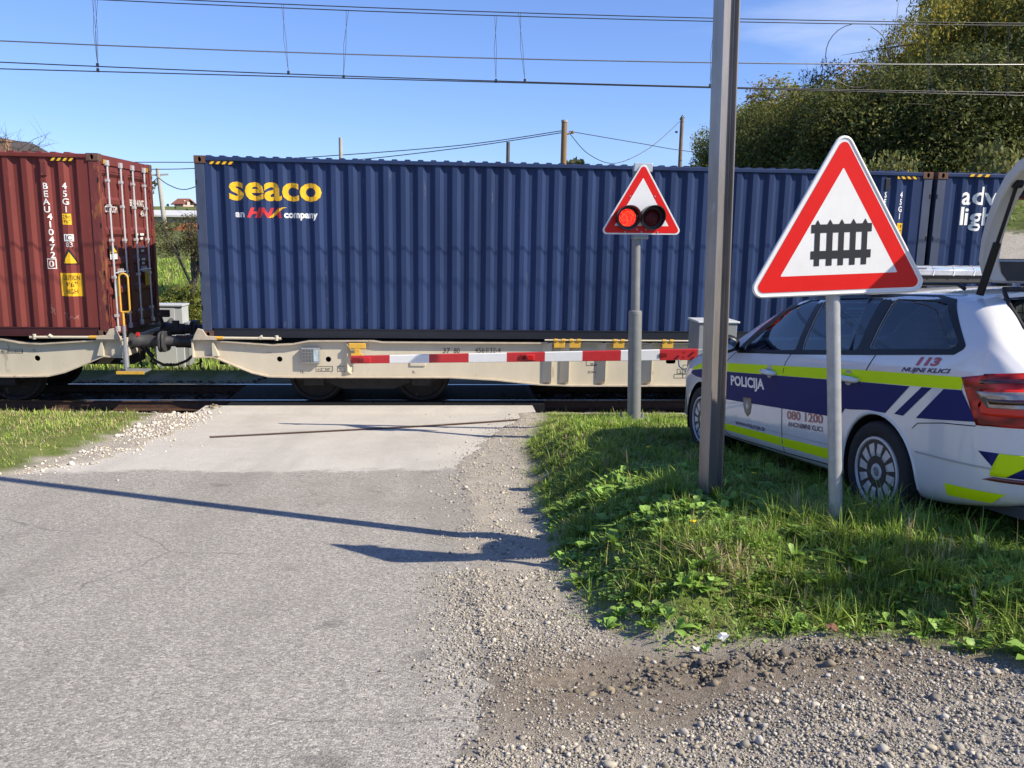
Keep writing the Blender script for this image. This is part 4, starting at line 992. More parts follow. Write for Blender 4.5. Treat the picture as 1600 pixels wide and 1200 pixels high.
b = MB(); b.box(-.08, -.16, .57, .36, .16, .60); b.box(-.01,-.02,.60,.03,.02,.72); so_ = b.build('step_board', M_bogie if False else M_galv, wl_, bevel=.004)
b = MB(); b.box(-.08, -.172, .555, .36, -.1605, .605); b.build('step_edge', M_wyel, so_)
b = MB(); b.box(.17,.10,1.15,.21,.16,1.20); b.tube([(.17,.13,1.12),(.19,.13,1.16)], .016, 8); b.build('tail_lamp_bracket', M_redp, wl_)
b = MB(); b.tube([(.25,.9,1.0),(.35,.9,1.25),(.30,.9,1.42)], .03, 8); b.box(.22,.86,1.38,.46,.95,1.50); b.build('coupling_lever', M_bogie, wl_); b = MB(); b.tube([(.2,.5,1.10),(.6,.5,1.24),(.68,.5,1.30)], .022, 8); b.box(.64,.46,1.26,.74,.54,1.36); b.build('coupling_lever', M_bogie, wl_)

# ------------------------------------------------------------------ barrier
M_brd = mat('red_barrier_paint', (.52,.03,.035), .35, 0, .12, 12)
M_bwt = mat('white_barrier_paint', (.78,.78,.77), .35, 0, .06, 12)
M_cab = mat('grey_cabinet_paint', (.24,.255,.265), .45, 0, .12, 3)
M_cabtop = mat('pale_cabinet_lid', (.48,.50,.51), .4)
t = thing('barrier', 'red and white striped barrier lowered across the road from a grey cabinet', 'barrier', (3.75, 11.15, float(H(3.75, 11.15))))
oz = t.location.z
us = [548,609.5,671,732,791,851,910,969,1030,1089]
ends = [(548,562,11.6),(1089,553.5,11.02)]
pa, pb = at(*ends[0]), at(*ends[1])
def boom_pt(k):
    # world point on the boom where the photograph shows column us[k]
    best = None
    for i in range(401):
        f = i/400; q = pa*(1-f)+pb*f; c = CM@(q-CC); u = 800+CAM_F*c[0]/c[2]
        if best is None or abs(u-us[k]) < best[0]: best = (abs(u-us[k]), f)
    return best[1]
fs_ = [boom_pt(k) for k in range(10)]
L_ = Vector(t.location)
b = MB()
for k in range(9):
    ring = []
    for f in (fs_[k], fs_[k+1]):
        q = pa*(1-f)+pb*f; hh = .052+.024*f
        for dy, dz in ((-.03,-hh),(.03,-hh),(.03,hh),(-.03,hh)): ring.append((q[0]-L_.x, q[1]+dy-L_.y, q[2]+dz-L_.z))
    b.add(ring, [(0,1,5,4),(1,2,6,5),(2,3,7,6),(3,0,4,7)]+([(0,1,2,3)] if k == 0 else [])+([(4,5,6,7)] if k == 8 else []), 0 if k % 2 == 0 else 1)
bo = b.build('boom', [M_brd, M_bwt], t, weld=True, bevel=.006)
M_lampoff = mat('red_lamp_lens', (.45,.01,.012), .15, coat=.8)
for u, v, on in ((573,560.5,0),(828,555.5,0)):
    f = min(range(401), key=lambda i: abs((lambda c: 800+CAM_F*c[0]/c[2])(CM@(pa*(1-i/400)+pb*(i/400)-CC))-u))/400
    q = pa*(1-f)+pb*f-np.array(L_)
    b = MB(); b.box(q[0]-.06,q[1]-.055,q[2]-.04,q[0]+.06,q[1]-.031,q[2]+.04); o = b.build('lamp', M_brd, bo, bevel=.008)
    b = MB(); b.prism(round_poly([(q[0]-.04,q[2]-.03),(q[0]+.035,q[2]-.03),(q[0]+.035,q[2]+.03),(q[0]-.04,q[2]+.03)], .02), 'xz', q[1]-.07, q[1]-.0555); b.build('lens', M_lampoff, o)
for du in (-13, 0):
    pass
M_dkred = mat('dark_red_reflector', (.16,.008,.01), .3)
for u, v in ((557,562),(1035,553),(817,556)):
    f = min(range(401), key=lambda i: abs((lambda c: 800+CAM_F*c[0]/c[2])(CM@(pa*(1-i/400)+pb*(i/400)-CC))-u))/400
    q = pa*(1-f)+pb*f-np.array(L_); b = MB(); b.box(q[0]-.055,q[1]-.036,q[2]-.028,q[0]+.055,q[1]-.0315,q[2]+.028); b.build('reflector', M_dkred, bo, bevel=.003)
q = pb-np.array(L_)
for du, dz in ((-.06,.03),(-.06,-.04),(-.2,.03),(-.2,-.04)):
    b = MB(); b.lathe([(.014,-.045),(.014,-.03)], (q[0]+du, q[1], q[2]+dz), 'y', 8); b.build('bolt', M_dkred, bo)
b = MB(); b.box(q[0]+.002,q[1]-.025,q[2]-.075,q[0]+.30,q[1]+.02,q[2]+.075); b.build('boom_bracket', M_galv, t, bevel=.006)
b = MB(); b.box(-.30,-.02,.0,.24,.45,1.36); cbx = b.build('cabinet', M_cab, t, bevel=.012)
b = MB(); b.box(-.32,-.04,1.365,.27,.48,1.395); b.build('lid', M_cabtop, cbx, bevel=.01)
b = MB(); b.prism([(-.20,.25),(-.06,.25),(-.06,1.0),(-.20,1.2)], 'xz', -.028, -.021); b.build('door_panel', M_cab, cbx)
b = MB(); b.tube([(q[0]-.26,q[1]-.02,q[2]-.07),(q[0]-.25,q[1]-.05,q[2]-.16),(q[0]-.16,q[1]-.06,q[2]-.22),(q[0]-.05,q[1]-.04,q[2]-.17),(q[0]-.02,q[1]-.02,q[2]-.07)], .012, 8); b.build('cable', mat('blue_grey_cable', (.10,.12,.18), .5), t, smooth=60)

# ------------------------------------------------------------------ crossing signal with two red lamps
M_face = mat('white_sign_face', (.76,.76,.74), .4, 0, .10, 5, stain=(.60,.58,.52), sscale=2.6, sthr=.66)
M_bord = mat('red_sign_border', (.66,.012,.008), .4, 0, .08, 6, spec=.25)
M_alu = mat('aluminium_sign_back', (.55,.56,.57), .4, .6, .15, 10)
M_rim = mat('pale_sign_rim', (.72,.72,.70), .35, .1)
M_visor = mat('black_visor', (.012,.012,.013), .35)
def tri(s, r, k, cx=0, cz=0, n=8): 
    h = s*.866*k; return round_poly([(cx-s/2, cz), (cx+s/2, cz), (cx, cz+h)], r, n)
def ring_prism(b, outer, inner, y, mi):
    n = len(outer); b.add([(a,y,c) for a,c in outer]+[(a,y,c) for a,c in inner], [(i,(i+1)%n,n+(i+1)%n,n+i) for i in range(n)], mi)
def sign_plate(parent, s, r, k, m_out, band, thick=.02):
    """triangle: rim, red border and white face, each a mesh; local origin at the middle of the bottom edge, facing -y"""
    o0 = tri(s, r, k); 
    def off(d, rr): 
        ss = s-2*d*(1+1/ (k*1.0))*.866 if False else s-d*2*1.732; return tri(ss, max(rr,.002), k, 0, d)
    b = MB(); b.prism(o0, 'xz', 0, thick); pl = b.build('sign_plate', M_rim, parent, bevel=.003)
    b = MB(); o1 = off(m_out, r-m_out*.8); o2 = off(m_out+band, .004)
    ring_prism(b, o1, o2, -.0022, 0); b.build('red_border', M_bord, pl)
    b = MB(); b.add([(a,-.002,c) for a,c in o2], [tuple(range(len(o2)))]); b.build('white_face', M_face, pl)
    b = MB(); b.add([(a,thick+.001,c) for a,c in tri(s-.03, r, k, 0, .008)], [tuple(range(len(o0)))]); b.build('back', M_alu, pl)
    return pl
SX, SY = 2.372, 10.15
SZ = float(H(SX, SY))
t = thing('crossing_signal', 'triangular red-bordered signal with two round red lamps on a grey pole', 'signal', (SX, SY, SZ))
pt_ = at(994, 372, SY); pj = at(990.5, 487, SY)
zj, ztop = pj[2]-SZ, pt_[2]-SZ; dxl = (pt_[0]-SX)/ztop
b = MB(); b.tube([(0,0,.02),(dxl*zj,0,zj)], [.084,.082], 24); b.lathe([(.084,zj-.02),(.078,zj+.012),(.055,zj+.02)], (dxl*zj,0,0), 'z', 24); b.build('lower_pole', M_pipe, t, smooth=40)
b = MB(); b.tube([(dxl*zj,0,zj),(dxl*(ztop+.85),0,ztop+.85)], [.055,.053], 20); b.build('upper_pole', M_pipe, t, smooth=40)
b = MB(); b.prism(round_poly([(-.18,-.18),(.18,-.18),(.18,.18),(-.18,.18)], .02), 'xy', .0, .03); bp_ = b.build('base_plate', M_galv, t, bevel=.004)
for a in (-1, 1):
    for c in (-1, 1):
        b = MB(); b.lathe([(.025,.03),(.025,.06),(.014,.06),(.014,.11)], (a*.14,c*.14,0), 'z', 8); b.build('bolt', M_galv, bp_)
pbm = at(1002, 366.5, SY-.10); hx, hz = pbm[0]-SX, pbm[2]-SZ
sp_ = sign_plate(t, 1.015, .05, .985, .018, .084); sp_.location = (hx, -.10, hz); sp_.rotation_euler = (0, R(-.4), 0)
b = MB(); b.box(hx-.11, -.075, hz+.74, hx+.11, -.02, hz+.84); b.box(hx-.03,-.075,hz+.05,hx+.03,-.055,hz+.8); b.build('rear_box', M_alu, t, bevel=.005)
b = MB(); b.box(hx-.09,-.08,hz-.055,hx+.09,.06,hz-.005); b.tube([(hx-.09,-.085,hz-.03),(hx+.09,-.085,hz-.03)], .014, 8); b.build('clamp', M_galv, t, bevel=.004)
def lens_mat(name, on):
    m = bpy.data.materials.new(name); m.use_nodes = True; n, l = m.node_tree.nodes, m.node_tree.links; p = n['Principled BSDF']
    p.inputs['Roughness'].default_value = .45; p.inputs['Specular IOR Level'].default_value = .2
    v = n.new('ShaderNodeTexVoronoi'); v.inputs['Scale'].default_value = 60 if on else 34; tc_ = n.new('ShaderNodeTexCoord'); l.new(tc_.outputs['Object'], v.inputs['Vector'])
    r = n.new('ShaderNodeValToRGB'); e = r.color_ramp.elements
    if on:
        e[0].position = .1; e[0].color = (1, .16, .06, 1); e[1].position = .55; e[1].color = (.75, .008, .008, 1)
        l.new(r.outputs[0], p.inputs['Emission Color']); p.inputs['Emission Strength'].default_value = .95; p.inputs['Base Color'].default_value = (.4, .01, .01, 1)
    else:
        e[0].position = .1; e[0].color = (.16, .006, .008, 1); e[1].position = .6; e[1].color = (.05, .003, .004, 1); l.new(r.outputs[0], p.inputs['Base Color'])
    l.new(v.outputs['Distance'], r.inputs[0]); return m
for u, on in ((983, True), (1021.5, False)):
    q = at(u, 340, SY-.2); x, z = q[0]-SX, q[2]-SZ
    b = MB(); n = 32; vs = []
    # round housing and a hood that is longer at the top
    for r_, yy in ((.145, 0), (.145, 1), (.136, 1), (.136, 0)):
        for j in range(n):
            a = 2*math.pi*j/n; L2 = .07+.10*max(0, math.sin(a)*.8+.3)
            vs.append((x+r_*math.cos(a), -.105-yy*L2, z+r_*math.sin(a)))
    b.add(vs, [(k*n+j, k*n+(j+1)%n, (k+1)*n+(j+1)%n, (k+1)*n+j) for k in range(3) for j in range(n)])
    b.add([(x+.137*math.cos(2*math.pi*j/n), -.1055, z+.137*math.sin(2*math.pi*j/n)) for j in range(n)], [tuple(range(n))])
    h_ = b.build('lamp_hood', M_visor, t, smooth=40)
    b = MB(); b.lathe([(0,-.13),(.04,-.128),(.08,-.12),(.104,-.108)] , (x,0,z), 'y', 28); b.build('lens', lens_mat('lit_red_lens' if on else 'unlit_red_lens', on), h_, smooth=60)
for dx, dz in ((-.055,.22),(.055,.22),(-.055,.06),(.055,.06),(-.15,.45),(.15,.45),(-.2,.03),(.2,.03),(0,.03)):
    b = MB(); b.lathe([(.009,-.008),(.009,-.002)], (dx,0,dz), 'y', 8); b.build('bolt', M_galv, sp_)

# ------------------------------------------------------------------ fence-warning sign in the foreground
def sign_face_mat():
    m = mat('ribbed_white_face', (.80,.80,.79), .35)
    return m
GX_, GY_ = 2.157, 4.25
gz_ = float(H(GX_, GY_))
t = thing('warning_sign', 'large red and white triangle with black fence symbol on a thin leaning post', 'road sign', (GX_, GY_, gz_))
ptop = at(1301, 440, 4.25); pbot = at(1306, 825, 4.25)
dxz = (ptop[0]-pbot[0])/(ptop[2]-pbot[2])
def post_x(z): return (pbot[0]-GX_) + dxz*(z+gz_-pbot[2])
hp = ptop[2]-gz_+.44
b = MB(); b.tube([(post_x(-.3),0,-.3),(post_x(hp),0,hp)], .036, 24); b.build('post', mat('galvanised_sign_post', (.42,.43,.44), .5, .35, .22, 18, col2=(.33,.34,.35)), t, smooth=40)
c0 = (at(1176,455,4.21)+at(1440,445,4.21))/2
pl = sign_plate(t, .980, .045, .975, .019, .080, .012); 
pl.location = (c0[0]-GX_, -.052, c0[2]-gz_-.028); pl.rotation_euler = (0, R(-2.7), R(2))
# rolled rim
b = MB(); oo = tri(.980, .045, .975); b.tube([(a,.004,c) for a,c in oo]+[(oo[0][0],.004,oo[0][1])], .009, 8, cap=False); b.build('rim', M_rim, pl, smooth=60)
U = 1.06e-3
def sy(p): return [((x-508)*U, (886-z)*U) for x, z in p]
fence = []
bm = bmesh.new()
rails = [sy([(358,715),(664,715),(664,676),(358,676)])]
polys = []
px_ = [(375,402),(436,466),(496,524),(555,584),(615,643)]
zs_ = [(748,715),(676,590),(550,None)]
for z0_, z1_ in ((715,676),(590,550)): polys.append(sy([(357,z0_),(664,z0_),(664,z1_),(357,z1_)]))
for a, c in px_:
    polys += [sy([(a,748),(c,748),(c,715),(a,715)]), sy([(a,676),(c,676),(c,590),(a,590)]), sy([(a+1,550),(c-1,550),((a+c)/2,527)])]
bm = poly_bm(polys)
for v in bm.verts: v.co.y = -.0035
bm_obj('fence_symbol', bm, M_blk, pl)
for z in (.16, .56):
    b = MB(); xx = -.0; b.box(-.16, .012, z-.02, .16, .02, z+.02); b.box(-.06, .02, z-.02, .06, .09, z+.02); b.build('bracket', M_galv, pl, bevel=.003)

# ------------------------------------------------------------------ tall steel mast
M_mast = mat('weathered_mast_steel', (.40,.375,.355), .36, .6, .4, 3, col2=(.22,.195,.175), bump=.25, bscale=12, stain=(.40,.39,.38), sscale=5, sthr=.60, stretch=(1,1,.22))
mx_, my_ = float(at(1111,765,5.07)[0]), 5.07
t = thing('steel_mast', 'tall weathered brown steel beam mast standing in the grass', 'mast', (mx_, my_, float(H(mx_, my_))-.12), R(25))
hw, ht_ = .046, .064; hgt = 9.2; lean = -.026
b = MB()
def hbeam_section(z):
    ox = lean*z; f = .011; w_ = .008
    p = [(-ht_,-hw),(-ht_+f,-hw),(-ht_+f,-w_),(ht_-f,-w_),(ht_-f,-hw),(ht_,-hw),(ht_,hw),(ht_-f,hw),(ht_-f,w_),(-ht_+f,w_),(-ht_+f,hw),(-ht_,hw)]
    return [(x+ox*math.cos(R(-25)), y+ox*math.sin(R(-25)), z) for x, y in p]
zs = np.linspace(0, hgt, 24); vs = []
for z in zs: vs += hbeam_section(z)
b.add(vs, [(12*i+j, 12*i+(j+1)%12, 12*i+12+(j+1)%12, 12*i+12+j) for i in range(23) for j in range(12)] + [tuple(range(12)), tuple(range(12*23+11,12*23-1,-1))])
b.build('beam', M_mast, t, bevel=.004)
b = MB(); b.box(-.16,-.14,-.05,.16,.14,.06); b.build('footing', mat('old_concrete', (.28,.27,.25), .9, 0, .3, 9), t, bevel=.02)
b = MB(); z = hgt-.5; b.box(-1.2+lean*z, -.03, z, .5+lean*z, .03, z+.08); b.build('crossarm', M_mast, t)

# ------------------------------------------------------------------ overhead wires
M_wire = mat('overhead_wire', (.045,.045,.05), .5, .5)
M_wire2 = mat('bright_overhead_wire', (.30,.30,.31), .35, .8)
def line_pts(Y, pts, x0=-38, x1=40, sag=0):
    P = [at(u, v, Y) for u, v in pts]; xs = [p[0] for p in P]; zs = [p[2] for p in P]
    k = np.polyfit(xs, zs, min(2, len(xs)-1)); out = []
    for x in np.linspace(x0, x1, 50):
        xc = min(max(x, xs[0]-3), xs[-1]+3); out.append((x, Y, float(np.polyval(k, xc))))
    return out, k
def catenary(name, label, Y, mess, cont, drops, grp):
    m_, km = line_pts(Y, mess); c_, kc = line_pts(Y, cont)
    o = bpy.data.objects.new(name, None); COL.objects.link(o); tag(o, label, 'overhead wire', grp)
    b = MB(); b.tube(m_, .0085, 6); b.build('messenger_wire', M_wire, o)
    b = MB(); b.tube(c_, .0095, 6); b.build('contact_wire', M_wire, o)
    for ut, ub in drops:
        xt = at(ut, 20, Y)[0]; xb = at(ub, 125, Y)[0]; zt = float(np.polyval(km, xt)); zb = float(np.polyval(kc, xb))
        b = MB(); b.tube([(xt,Y,zt),((xt+xb)/2+.02,Y,(zt+zb)/2),(xb,Y,zb+.05)], .0035, 5); b.tube([(xt+.04,Y,zt),((xt+xb)/2-.02,Y,(zt+zb)/2),(xb,Y,zb+.05)], .0035, 5); b.box(xb-.02,Y-.012,zb-.01,xb+.02,Y+.012,zb+.05); b.build('dropper', M_wire, o)
    return o, km, kc
oA, kmA, kcA = catenary('overhead_line', 'lower pair of overhead wires nearest the container roofs, with droppers', TC+.05, [(171,0),(560,17.5),(1116,33),(1600,40)], [(0,107),(560,124),(1116,136),(1600,150)], [(150,154),(541,537),(773,775),(1450,1452),(1577,1577)], 'overhead wires above the track')
oB, kmB, kcB = catenary('overhead_line', 'upper pair of overhead wires with tilted droppers and a round wire loop', TC-.18, [(294,0),(560,11.5),(1116,28.3),(1600,36.5)], [(0,97),(560,120),(1116,135.5),(1600,145)], [(145,154),(440,451),(810,820),(1115,1110),(1448,1458),(1540,1541)], 'overhead wires above the track')
b = MB(); pts = []
for i in range(25):
    a = math.radians(100+i*13.6); pts.append(at(1340+50*math.cos(a), 87-50*math.sin(a), TC-.18))
b.tube(pts, .007, 6); b.build('wire_loop', M_wire, oB)
f_, kf = line_pts(12.47, [(0,64),(560,85),(1100,98),(1600,101)])
b = MB(); b.tube(f_, .009, 6); tag(b.build('feeder_wire', M_wire2), 'single pale feeder wire between the dark pairs of overhead wires', 'overhead wire', 'overhead wires above the track')

b = MB(); b.tube([(-40,11.5,6.70),(0,11.5,6.66),(40,11.5,6.72)], .009, 6); tag(b.build('feeder_wire', M_wire2), 'feeder wire above the picture whose thin shadow crosses the containers', 'overhead wire', 'overhead wires above the track')

# ------------------------------------------------------------------ wooden and concrete poles behind the train with their cables
M_wood = mat('weathered_pole_wood', (.30,.19,.095), .85, 0, .4, 6, stretch=(1,1,.1))
M_conc = mat('concrete_pole', (.42,.40,.36), .85, 0, .2, 6)
def pole(u, v, Y, r, m, label, metal=False, cat='utility pole'):
    p = at(u, v, Y); z0 = float(H(p[0], Y)); t = thing('utility_pole', label, cat, (p[0], Y, z0), 0, 'utility poles behind the train')
    h = p[2]-z0; b = MB(); b.tube([(0,0,-.3),(0,0,h)], [r*1.25, r], 14); b.build('shaft', m, t, smooth=40); return t, p, h
t1, p1, h1 = pole(882, 190, 30, .10, M_wood, 'thick wooden pole with a pale cap rising above the blue container')
b = MB(); b.lathe([(.115,h1-.02),(.115,h1+.05)], (0,0,0), 'z', 14); b.build('cap', M_conc, t1); b = MB(); b.tube([(.1,0,h1-.42),(.3,0,h1-.36)], .03, 8); b.lathe([(.05,h1-.4),(.06,h1-.34),(.04,h1-.3)], (.3,0,0), 'z', 10); b.build('insulator', M_wood, t1)
t2, p2, h2 = pole(1066, 183, 36, .075, mat('brown_pole_wood', (.24,.17,.12), .85, 0, .3, 6), 'slim brown pole with a hooked top beside the dark trees')
b = MB(); b.tube([(-.1,0,h2-.1),(0,0,h2+.08),(.12,0,h2-.02)], .02, 8); b.lathe([(.06,h2-.3),(.08,h2-.2),(.05,h2-.1)], (0,0,0), 'z', 10); b.lathe([(.05,h2-.65),(.06,h2-.58)], (-.22,0,0), 'z', 8); b.build('insulator', M_visor, t2)
t3, p3, h3 = pole(532, 215, 26, .055, M_conc, 'pale square pole top rising left of centre above the blue container')
t4, p4, h4 = pole(794, 222, 26, .055, mat('dark_pole_steel', (.12,.11,.10), .7, .3, .3, 8), 'dark steel pole top showing beside the thick wooden pole')
for tt, hh in ((t3, h3), (t4, h4)):
    b = MB(); b.tube([(-.2,0,hh-.75),(.12,0,hh-.68)], .018, 6); b.build('bracket', M_galv, tt)
def px_at(u, v, Y): return Vector(at(u, v, Y))
def cable(name, label, pts, r=.012, m=None):
    b = MB(); 
    P = [Vector(p) for p in pts]; out = []
    for i in range(len(P)-1):
        p0 = P[max(i-1,0)]; p3_ = P[min(i+2,len(P)-1)]
        for k in range(8):
            q = k/8; out.append(0.5*((2*P[i])+(P[i+1]-p0)*q+(2*p0-5*P[i]+4*P[i+1]-p3_)*q*q+(3*P[i]-p0-3*P[i+1]+p3_)*q**3))
    out.append(P[-1]); b.tube(out, r, 6); return tag(b.build(name, m or M_wire), label, 'cable', 'cables strung between the poles')
cable('pole_cable', 'upper sagging cable running left from the thick wooden pole', [px_at(-60,251,31), px_at(230,253.5,31), px_at(400,250.5,30.8), px_at(700,229,30.3), px_at(880,204,30)], .016)
cable('pole_cable', 'lower sagging cable running left from the thick wooden pole', [px_at(-60,264,31), px_at(230,264.5,31), px_at(330,262,31), px_at(530,252,30.6), px_at(720,231,30.3), px_at(880,207,30)], .016)
cable('pole_cable', 'cable sloping right from the thick wooden pole towards the trees', [px_at(889,205,30), px_at(1000,224,33), px_at(1088,238,36), px_at(1300,262,44)], .014)
cable('pole_cable', 'deeply sagging cable looped between the thick and the slim wooden poles', [px_at(889,207,30), px_at(920,241,31.5), px_at(962,255,33), px_at(1015,231,34.5), px_at(1062,190,36)], .013)

# grey trackside cabinet behind the wagons
p = at(268, 570, 19); t = thing('trackside_cabinet', 'light grey metal cabinet behind the buffers between the wagons', 'cabinet', (p[0], 19, float(H(p[0], 19))))
zt = at(268, 476, 19)[2]-t.location.z
b = MB(); b.box(-.34,0,.0,.30,.45,zt-.04); cbn = b.build('body', mat('light_grey_cabinet', (.46,.49,.51), .4, 0, .08, 3), t, bevel=.01)
b = MB(); b.box(-.36,-.03,zt-.04,.32,.48,zt); b.build('lid', M_cabtop, t, bevel=.008)
b = MB(); b.box(.302,.05,.05,.40,.4,zt-.4); b.build('side_box', M_cab, t, bevel=.008)
b = MB(); b.box(-.31,-.012,.05,.13,0,zt-.08); b.build('door', M_cabtop, cbn, bevel=.004); b = MB(); b.lathe([(.06,-.03),(.06,-.0125)], (.06,0,zt-.35), 'y', 16); b.build('lock', M_galv, cbn)

# ------------------------------------------------------------------ trees, shrubs, far buildings
LEAF = tint_mat('tree_leaf', .6, .42, .25)
M_bark = mat('tree_bark', (.075,.058,.045), .9, 0, .5, 8, bump=.6, bscale=14, stretch=(1,1,.3))
M_barkp = mat('lichen_bark', (.15,.13,.115), .9, 0, .5, 7, col2=(.06,.05,.045), bump=.6, bscale=14)
def leaf_cloud(cent, rad, nl, size, col, r_, flat=1.0, shell=.55):
    """leaf-sized quads spread through lumps; cent (k,3), rad (k,)"""
    k = len(cent); w = rad**2; w = w/w.sum(); which = r_.choice(k, nl, p=w)
    d = r_.normal(size=(nl,3)); d /= np.linalg.norm(d,axis=1)[:,None]
    rr = rad[which]*(shell+(1-shell)*r_.random(nl))*np.where(r_.random(nl) < .12, 1.22, 1)
    P = cent[which]+d*rr[:,None]*np.array([1,1,flat])
    n = d*.6+r_.normal(size=(nl,3))*.7+np.array([0,0,.35]); n /= np.linalg.norm(n,axis=1)[:,None]
    a = np.cross(n, r_.normal(size=(nl,3))); a /= np.linalg.norm(a,axis=1)[:,None]; b_ = np.cross(n, a)
    s = size*np.exp(r_.normal(0,.3,nl))[:,None]; a = a*s; b_ = b_*s*.55
    V = np.stack([P-a, P+b_*.9, P+a, P-b_*.9], 1).reshape(-1,3)
    F = (np.arange(nl)*4)[:,None]+np.array([[0,1,2,3]])
    lump = r_.uniform(.75,1.25,k)[which][:,None]; c = np.array(col)[None]*lump*r_.uniform(.65,1.4,(nl,1))
    warm = r_.random(nl) < .16; c[warm] = c[warm]*np.array([1.55,1.15,.8])
    return V, F, np.repeat(np.clip(c,0,1),4,0)
def make_tree(name, label, cat, h, cr, base, nl, size, col, seed, bark=None, group=None, lumps=26, trunk_r=None, bare=0.0, flat=.85, limbs=12):
    r_ = np.random.default_rng(seed); t = thing(name, label, cat, (0,0,0), 0, group)
    tr = trunk_r or h*.022; b = MB(); pts = []; x = y = 0
    for i in range(9):
        f = i/8; pts.append((x, y, -.4+f*(h*.82+.4))); x += r_.normal(0, h*.012); y += r_.normal(0, h*.012)
    b.tube(pts, [tr*(1.25-1.1*i/8) for i in range(9)], 8)
    ch = h-base; cz = base+ch*.5
    cen = []
    while len(cen) < lumps:
        p = r_.uniform(-1,1,3)
        if .12 < np.linalg.norm(p) < 1: 
            e = 1-.35*max(p[2],0)**2; cen.append((p[0]*cr*.78*e, p[1]*cr*.78*e, cz+p[2]*ch*.40))
    cen = np.array(cen); rad = r_.uniform(.22,.42,lumps)*min(cr, ch*.6)
    for i in range(limbs):
        c = cen[i % lumps]; f = .25+.6*r_.random(); p0 = Vector(pts[int(f*8)]); p0 = Vector((p0.x,p0.y,min(p0.z, c[2]-.1*h if c[2]-.1*h > base*.5 else base*.6)))
        m_ = p0.lerp(Vector(c), .5)+Vector((0,0,h*.03)); q = [p0, m_, Vector(c)]
        b.tube(q, [tr*.42, tr*.28, tr*.08], 6)
        for j in range(3 if not bare else 7):
            e = Vector(c)+Vector(r_.normal(0,1,3))*float(rad[i % lumps])*1.0; s0 = m_.lerp(Vector(c), r_.random()); mm = s0.lerp(e,.5)+Vector(r_.normal(0,.04*h*.3,3)); b.tube([s0, mm, e], [tr*.13, tr*.08, tr*.02], 4)
            if bare:
                for k in range(3): e2 = e.lerp(mm,.5)+Vector(r_.normal(0,1,3))*float(rad[i % lumps])*.5; b.tube([mm.lerp(e,.4), e2], [tr*.05, tr*.015], 3)
    b.build('trunk', bark or M_bark, t, smooth=60)
    if nl:
        V, F, C = leaf_cloud(cen, rad, nl, size, col, r_, flat); npmesh('crown', V, F, LEAF, t, tint=C)
    return t
protos = {}
def place_tree(key, spec, u, v, Y, label, rot=0, wide=1.0, name='tree', cat='tree', group='trees on the wooded hillside'):
    """put a tree so that its top stands where the photograph shows it; the size follows from the place"""
    p = at(u, v, Y); z0 = float(H(p[0], Y))-.1
    if key not in protos: protos[key] = make_tree(name, label, cat, **spec, group=group); t = protos[key]; t['used'] = 1
    else: t = copy_tree(protos[key])
    s = (p[2]-z0)/spec['h']; t.location = (p[0], Y, z0); t.rotation_euler = (0,0,rot); t.scale = (s*wide, s*wide, s)
    t['label'] = label; t['category'] = cat; t['group'] = group
    if 'used' in t: del t['used']
    return t
OL = dict(h=11, cr=4.2, base=1.5, nl=40000, size=.072, col=(.26,.25,.05), seed=3, lumps=46)
DG = dict(h=10, cr=4.0, base=1.0, nl=36000, size=.072, col=(.11,.13,.038), seed=4, lumps=42)
YG = dict(h=8, cr=3.1, base=1.0, nl=26000, size=.068, col=(.20,.22,.048), seed=5, lumps=34)
RU = dict(h=8, cr=3.2, base=1.2, nl=24000, size=.068, col=(.19,.125,.042), seed=6, lumps=34)
SH = dict(h=4, cr=2.3, base=.2, nl=13000, size=.075, col=(.13,.145,.05), seed=8, lumps=26, limbs=10)
place_tree('yg', YG, 1128, 188, 41, 'small pale green tree at the left end of the wood, left of the tall mast', 0, .8)
place_tree('yg', YG, 1196, 117, 40, 'light yellow-green tree just right of the tall mast top', 2.1, 1.15)
place_tree('ru', RU, 1236, 106, 44, 'rusty brown rounded tree between the pale green tree and the orange one', .5, 1.0)
place_tree('ru', RU, 1318, 84, 40, 'orange-tinged tree below the wire loop', 2.6, 1.0)
th_ = make_tree('tree', 'thin nearly bare tree with sparse twigs standing above the orange tree', 'tree', 9, 1.6, 4.5, 900, .07, (.10,.08,.04), 9, lumps=16, trunk_r=.11, bare=1, group='trees on the wooded hillside')
p = at(1284, 62, 47); z0 = float(H(p[0], 47)); th_.location = (p[0], 47, z0); k = (p[2]-z0)/9; th_.scale = (k*.8,k*.8,k)
place_tree('ol', OL, 1425, 8, 36, 'tall olive tree behind the right half of the wire loop', 0, .55)
place_tree('ol', OL, 1515, -60, 33, 'very tall olive-green tree above the raised tailgate, top out of view', 1.3, .7)
place_tree('ol', OL, 1620, -95, 32, 'tallest olive-green tree at the right edge of the picture', 3.9, .8)
place_tree('dg', DG, 1190, 160, 35, 'dark green tree right of the mast with its foot hidden by the container', 0, .75)
place_tree('dg', DG, 1275, 132, 33, 'dark green tree behind the tip of the foreground triangle sign', 1.9, 1.0)
place_tree('dg', DG, 1350, 96, 31, 'dark green tree right of the foreground triangle sign', 4.0, 1.0)
place_tree('dg', DG, 1440, 88, 29.5, 'dark broad tree behind the gap between the two blue containers', 5.1, 1.0)
place_tree('dg', DG, 1545, 60, 28.5, 'dark broad tree behind the raised tailgate', .9, 1.05)
place_tree('dg', DG, 1660, 10, 29, 'dark tree cut by the right edge of the picture', 2.7, 1.1)
place_tree('sh', SH, 1402, 228, 24.5, 'pale grey-green willow bush above the container corner near its end', 0, .55, 'shrub', 'shrub', 'shrubs behind the containers')
place_tree('sh', SH, 1572, 215, 24.0, 'pale grey-green willow bush beside the raised tailgate', 2.0, .6, 'shrub', 'shrub', 'shrubs behind the containers')
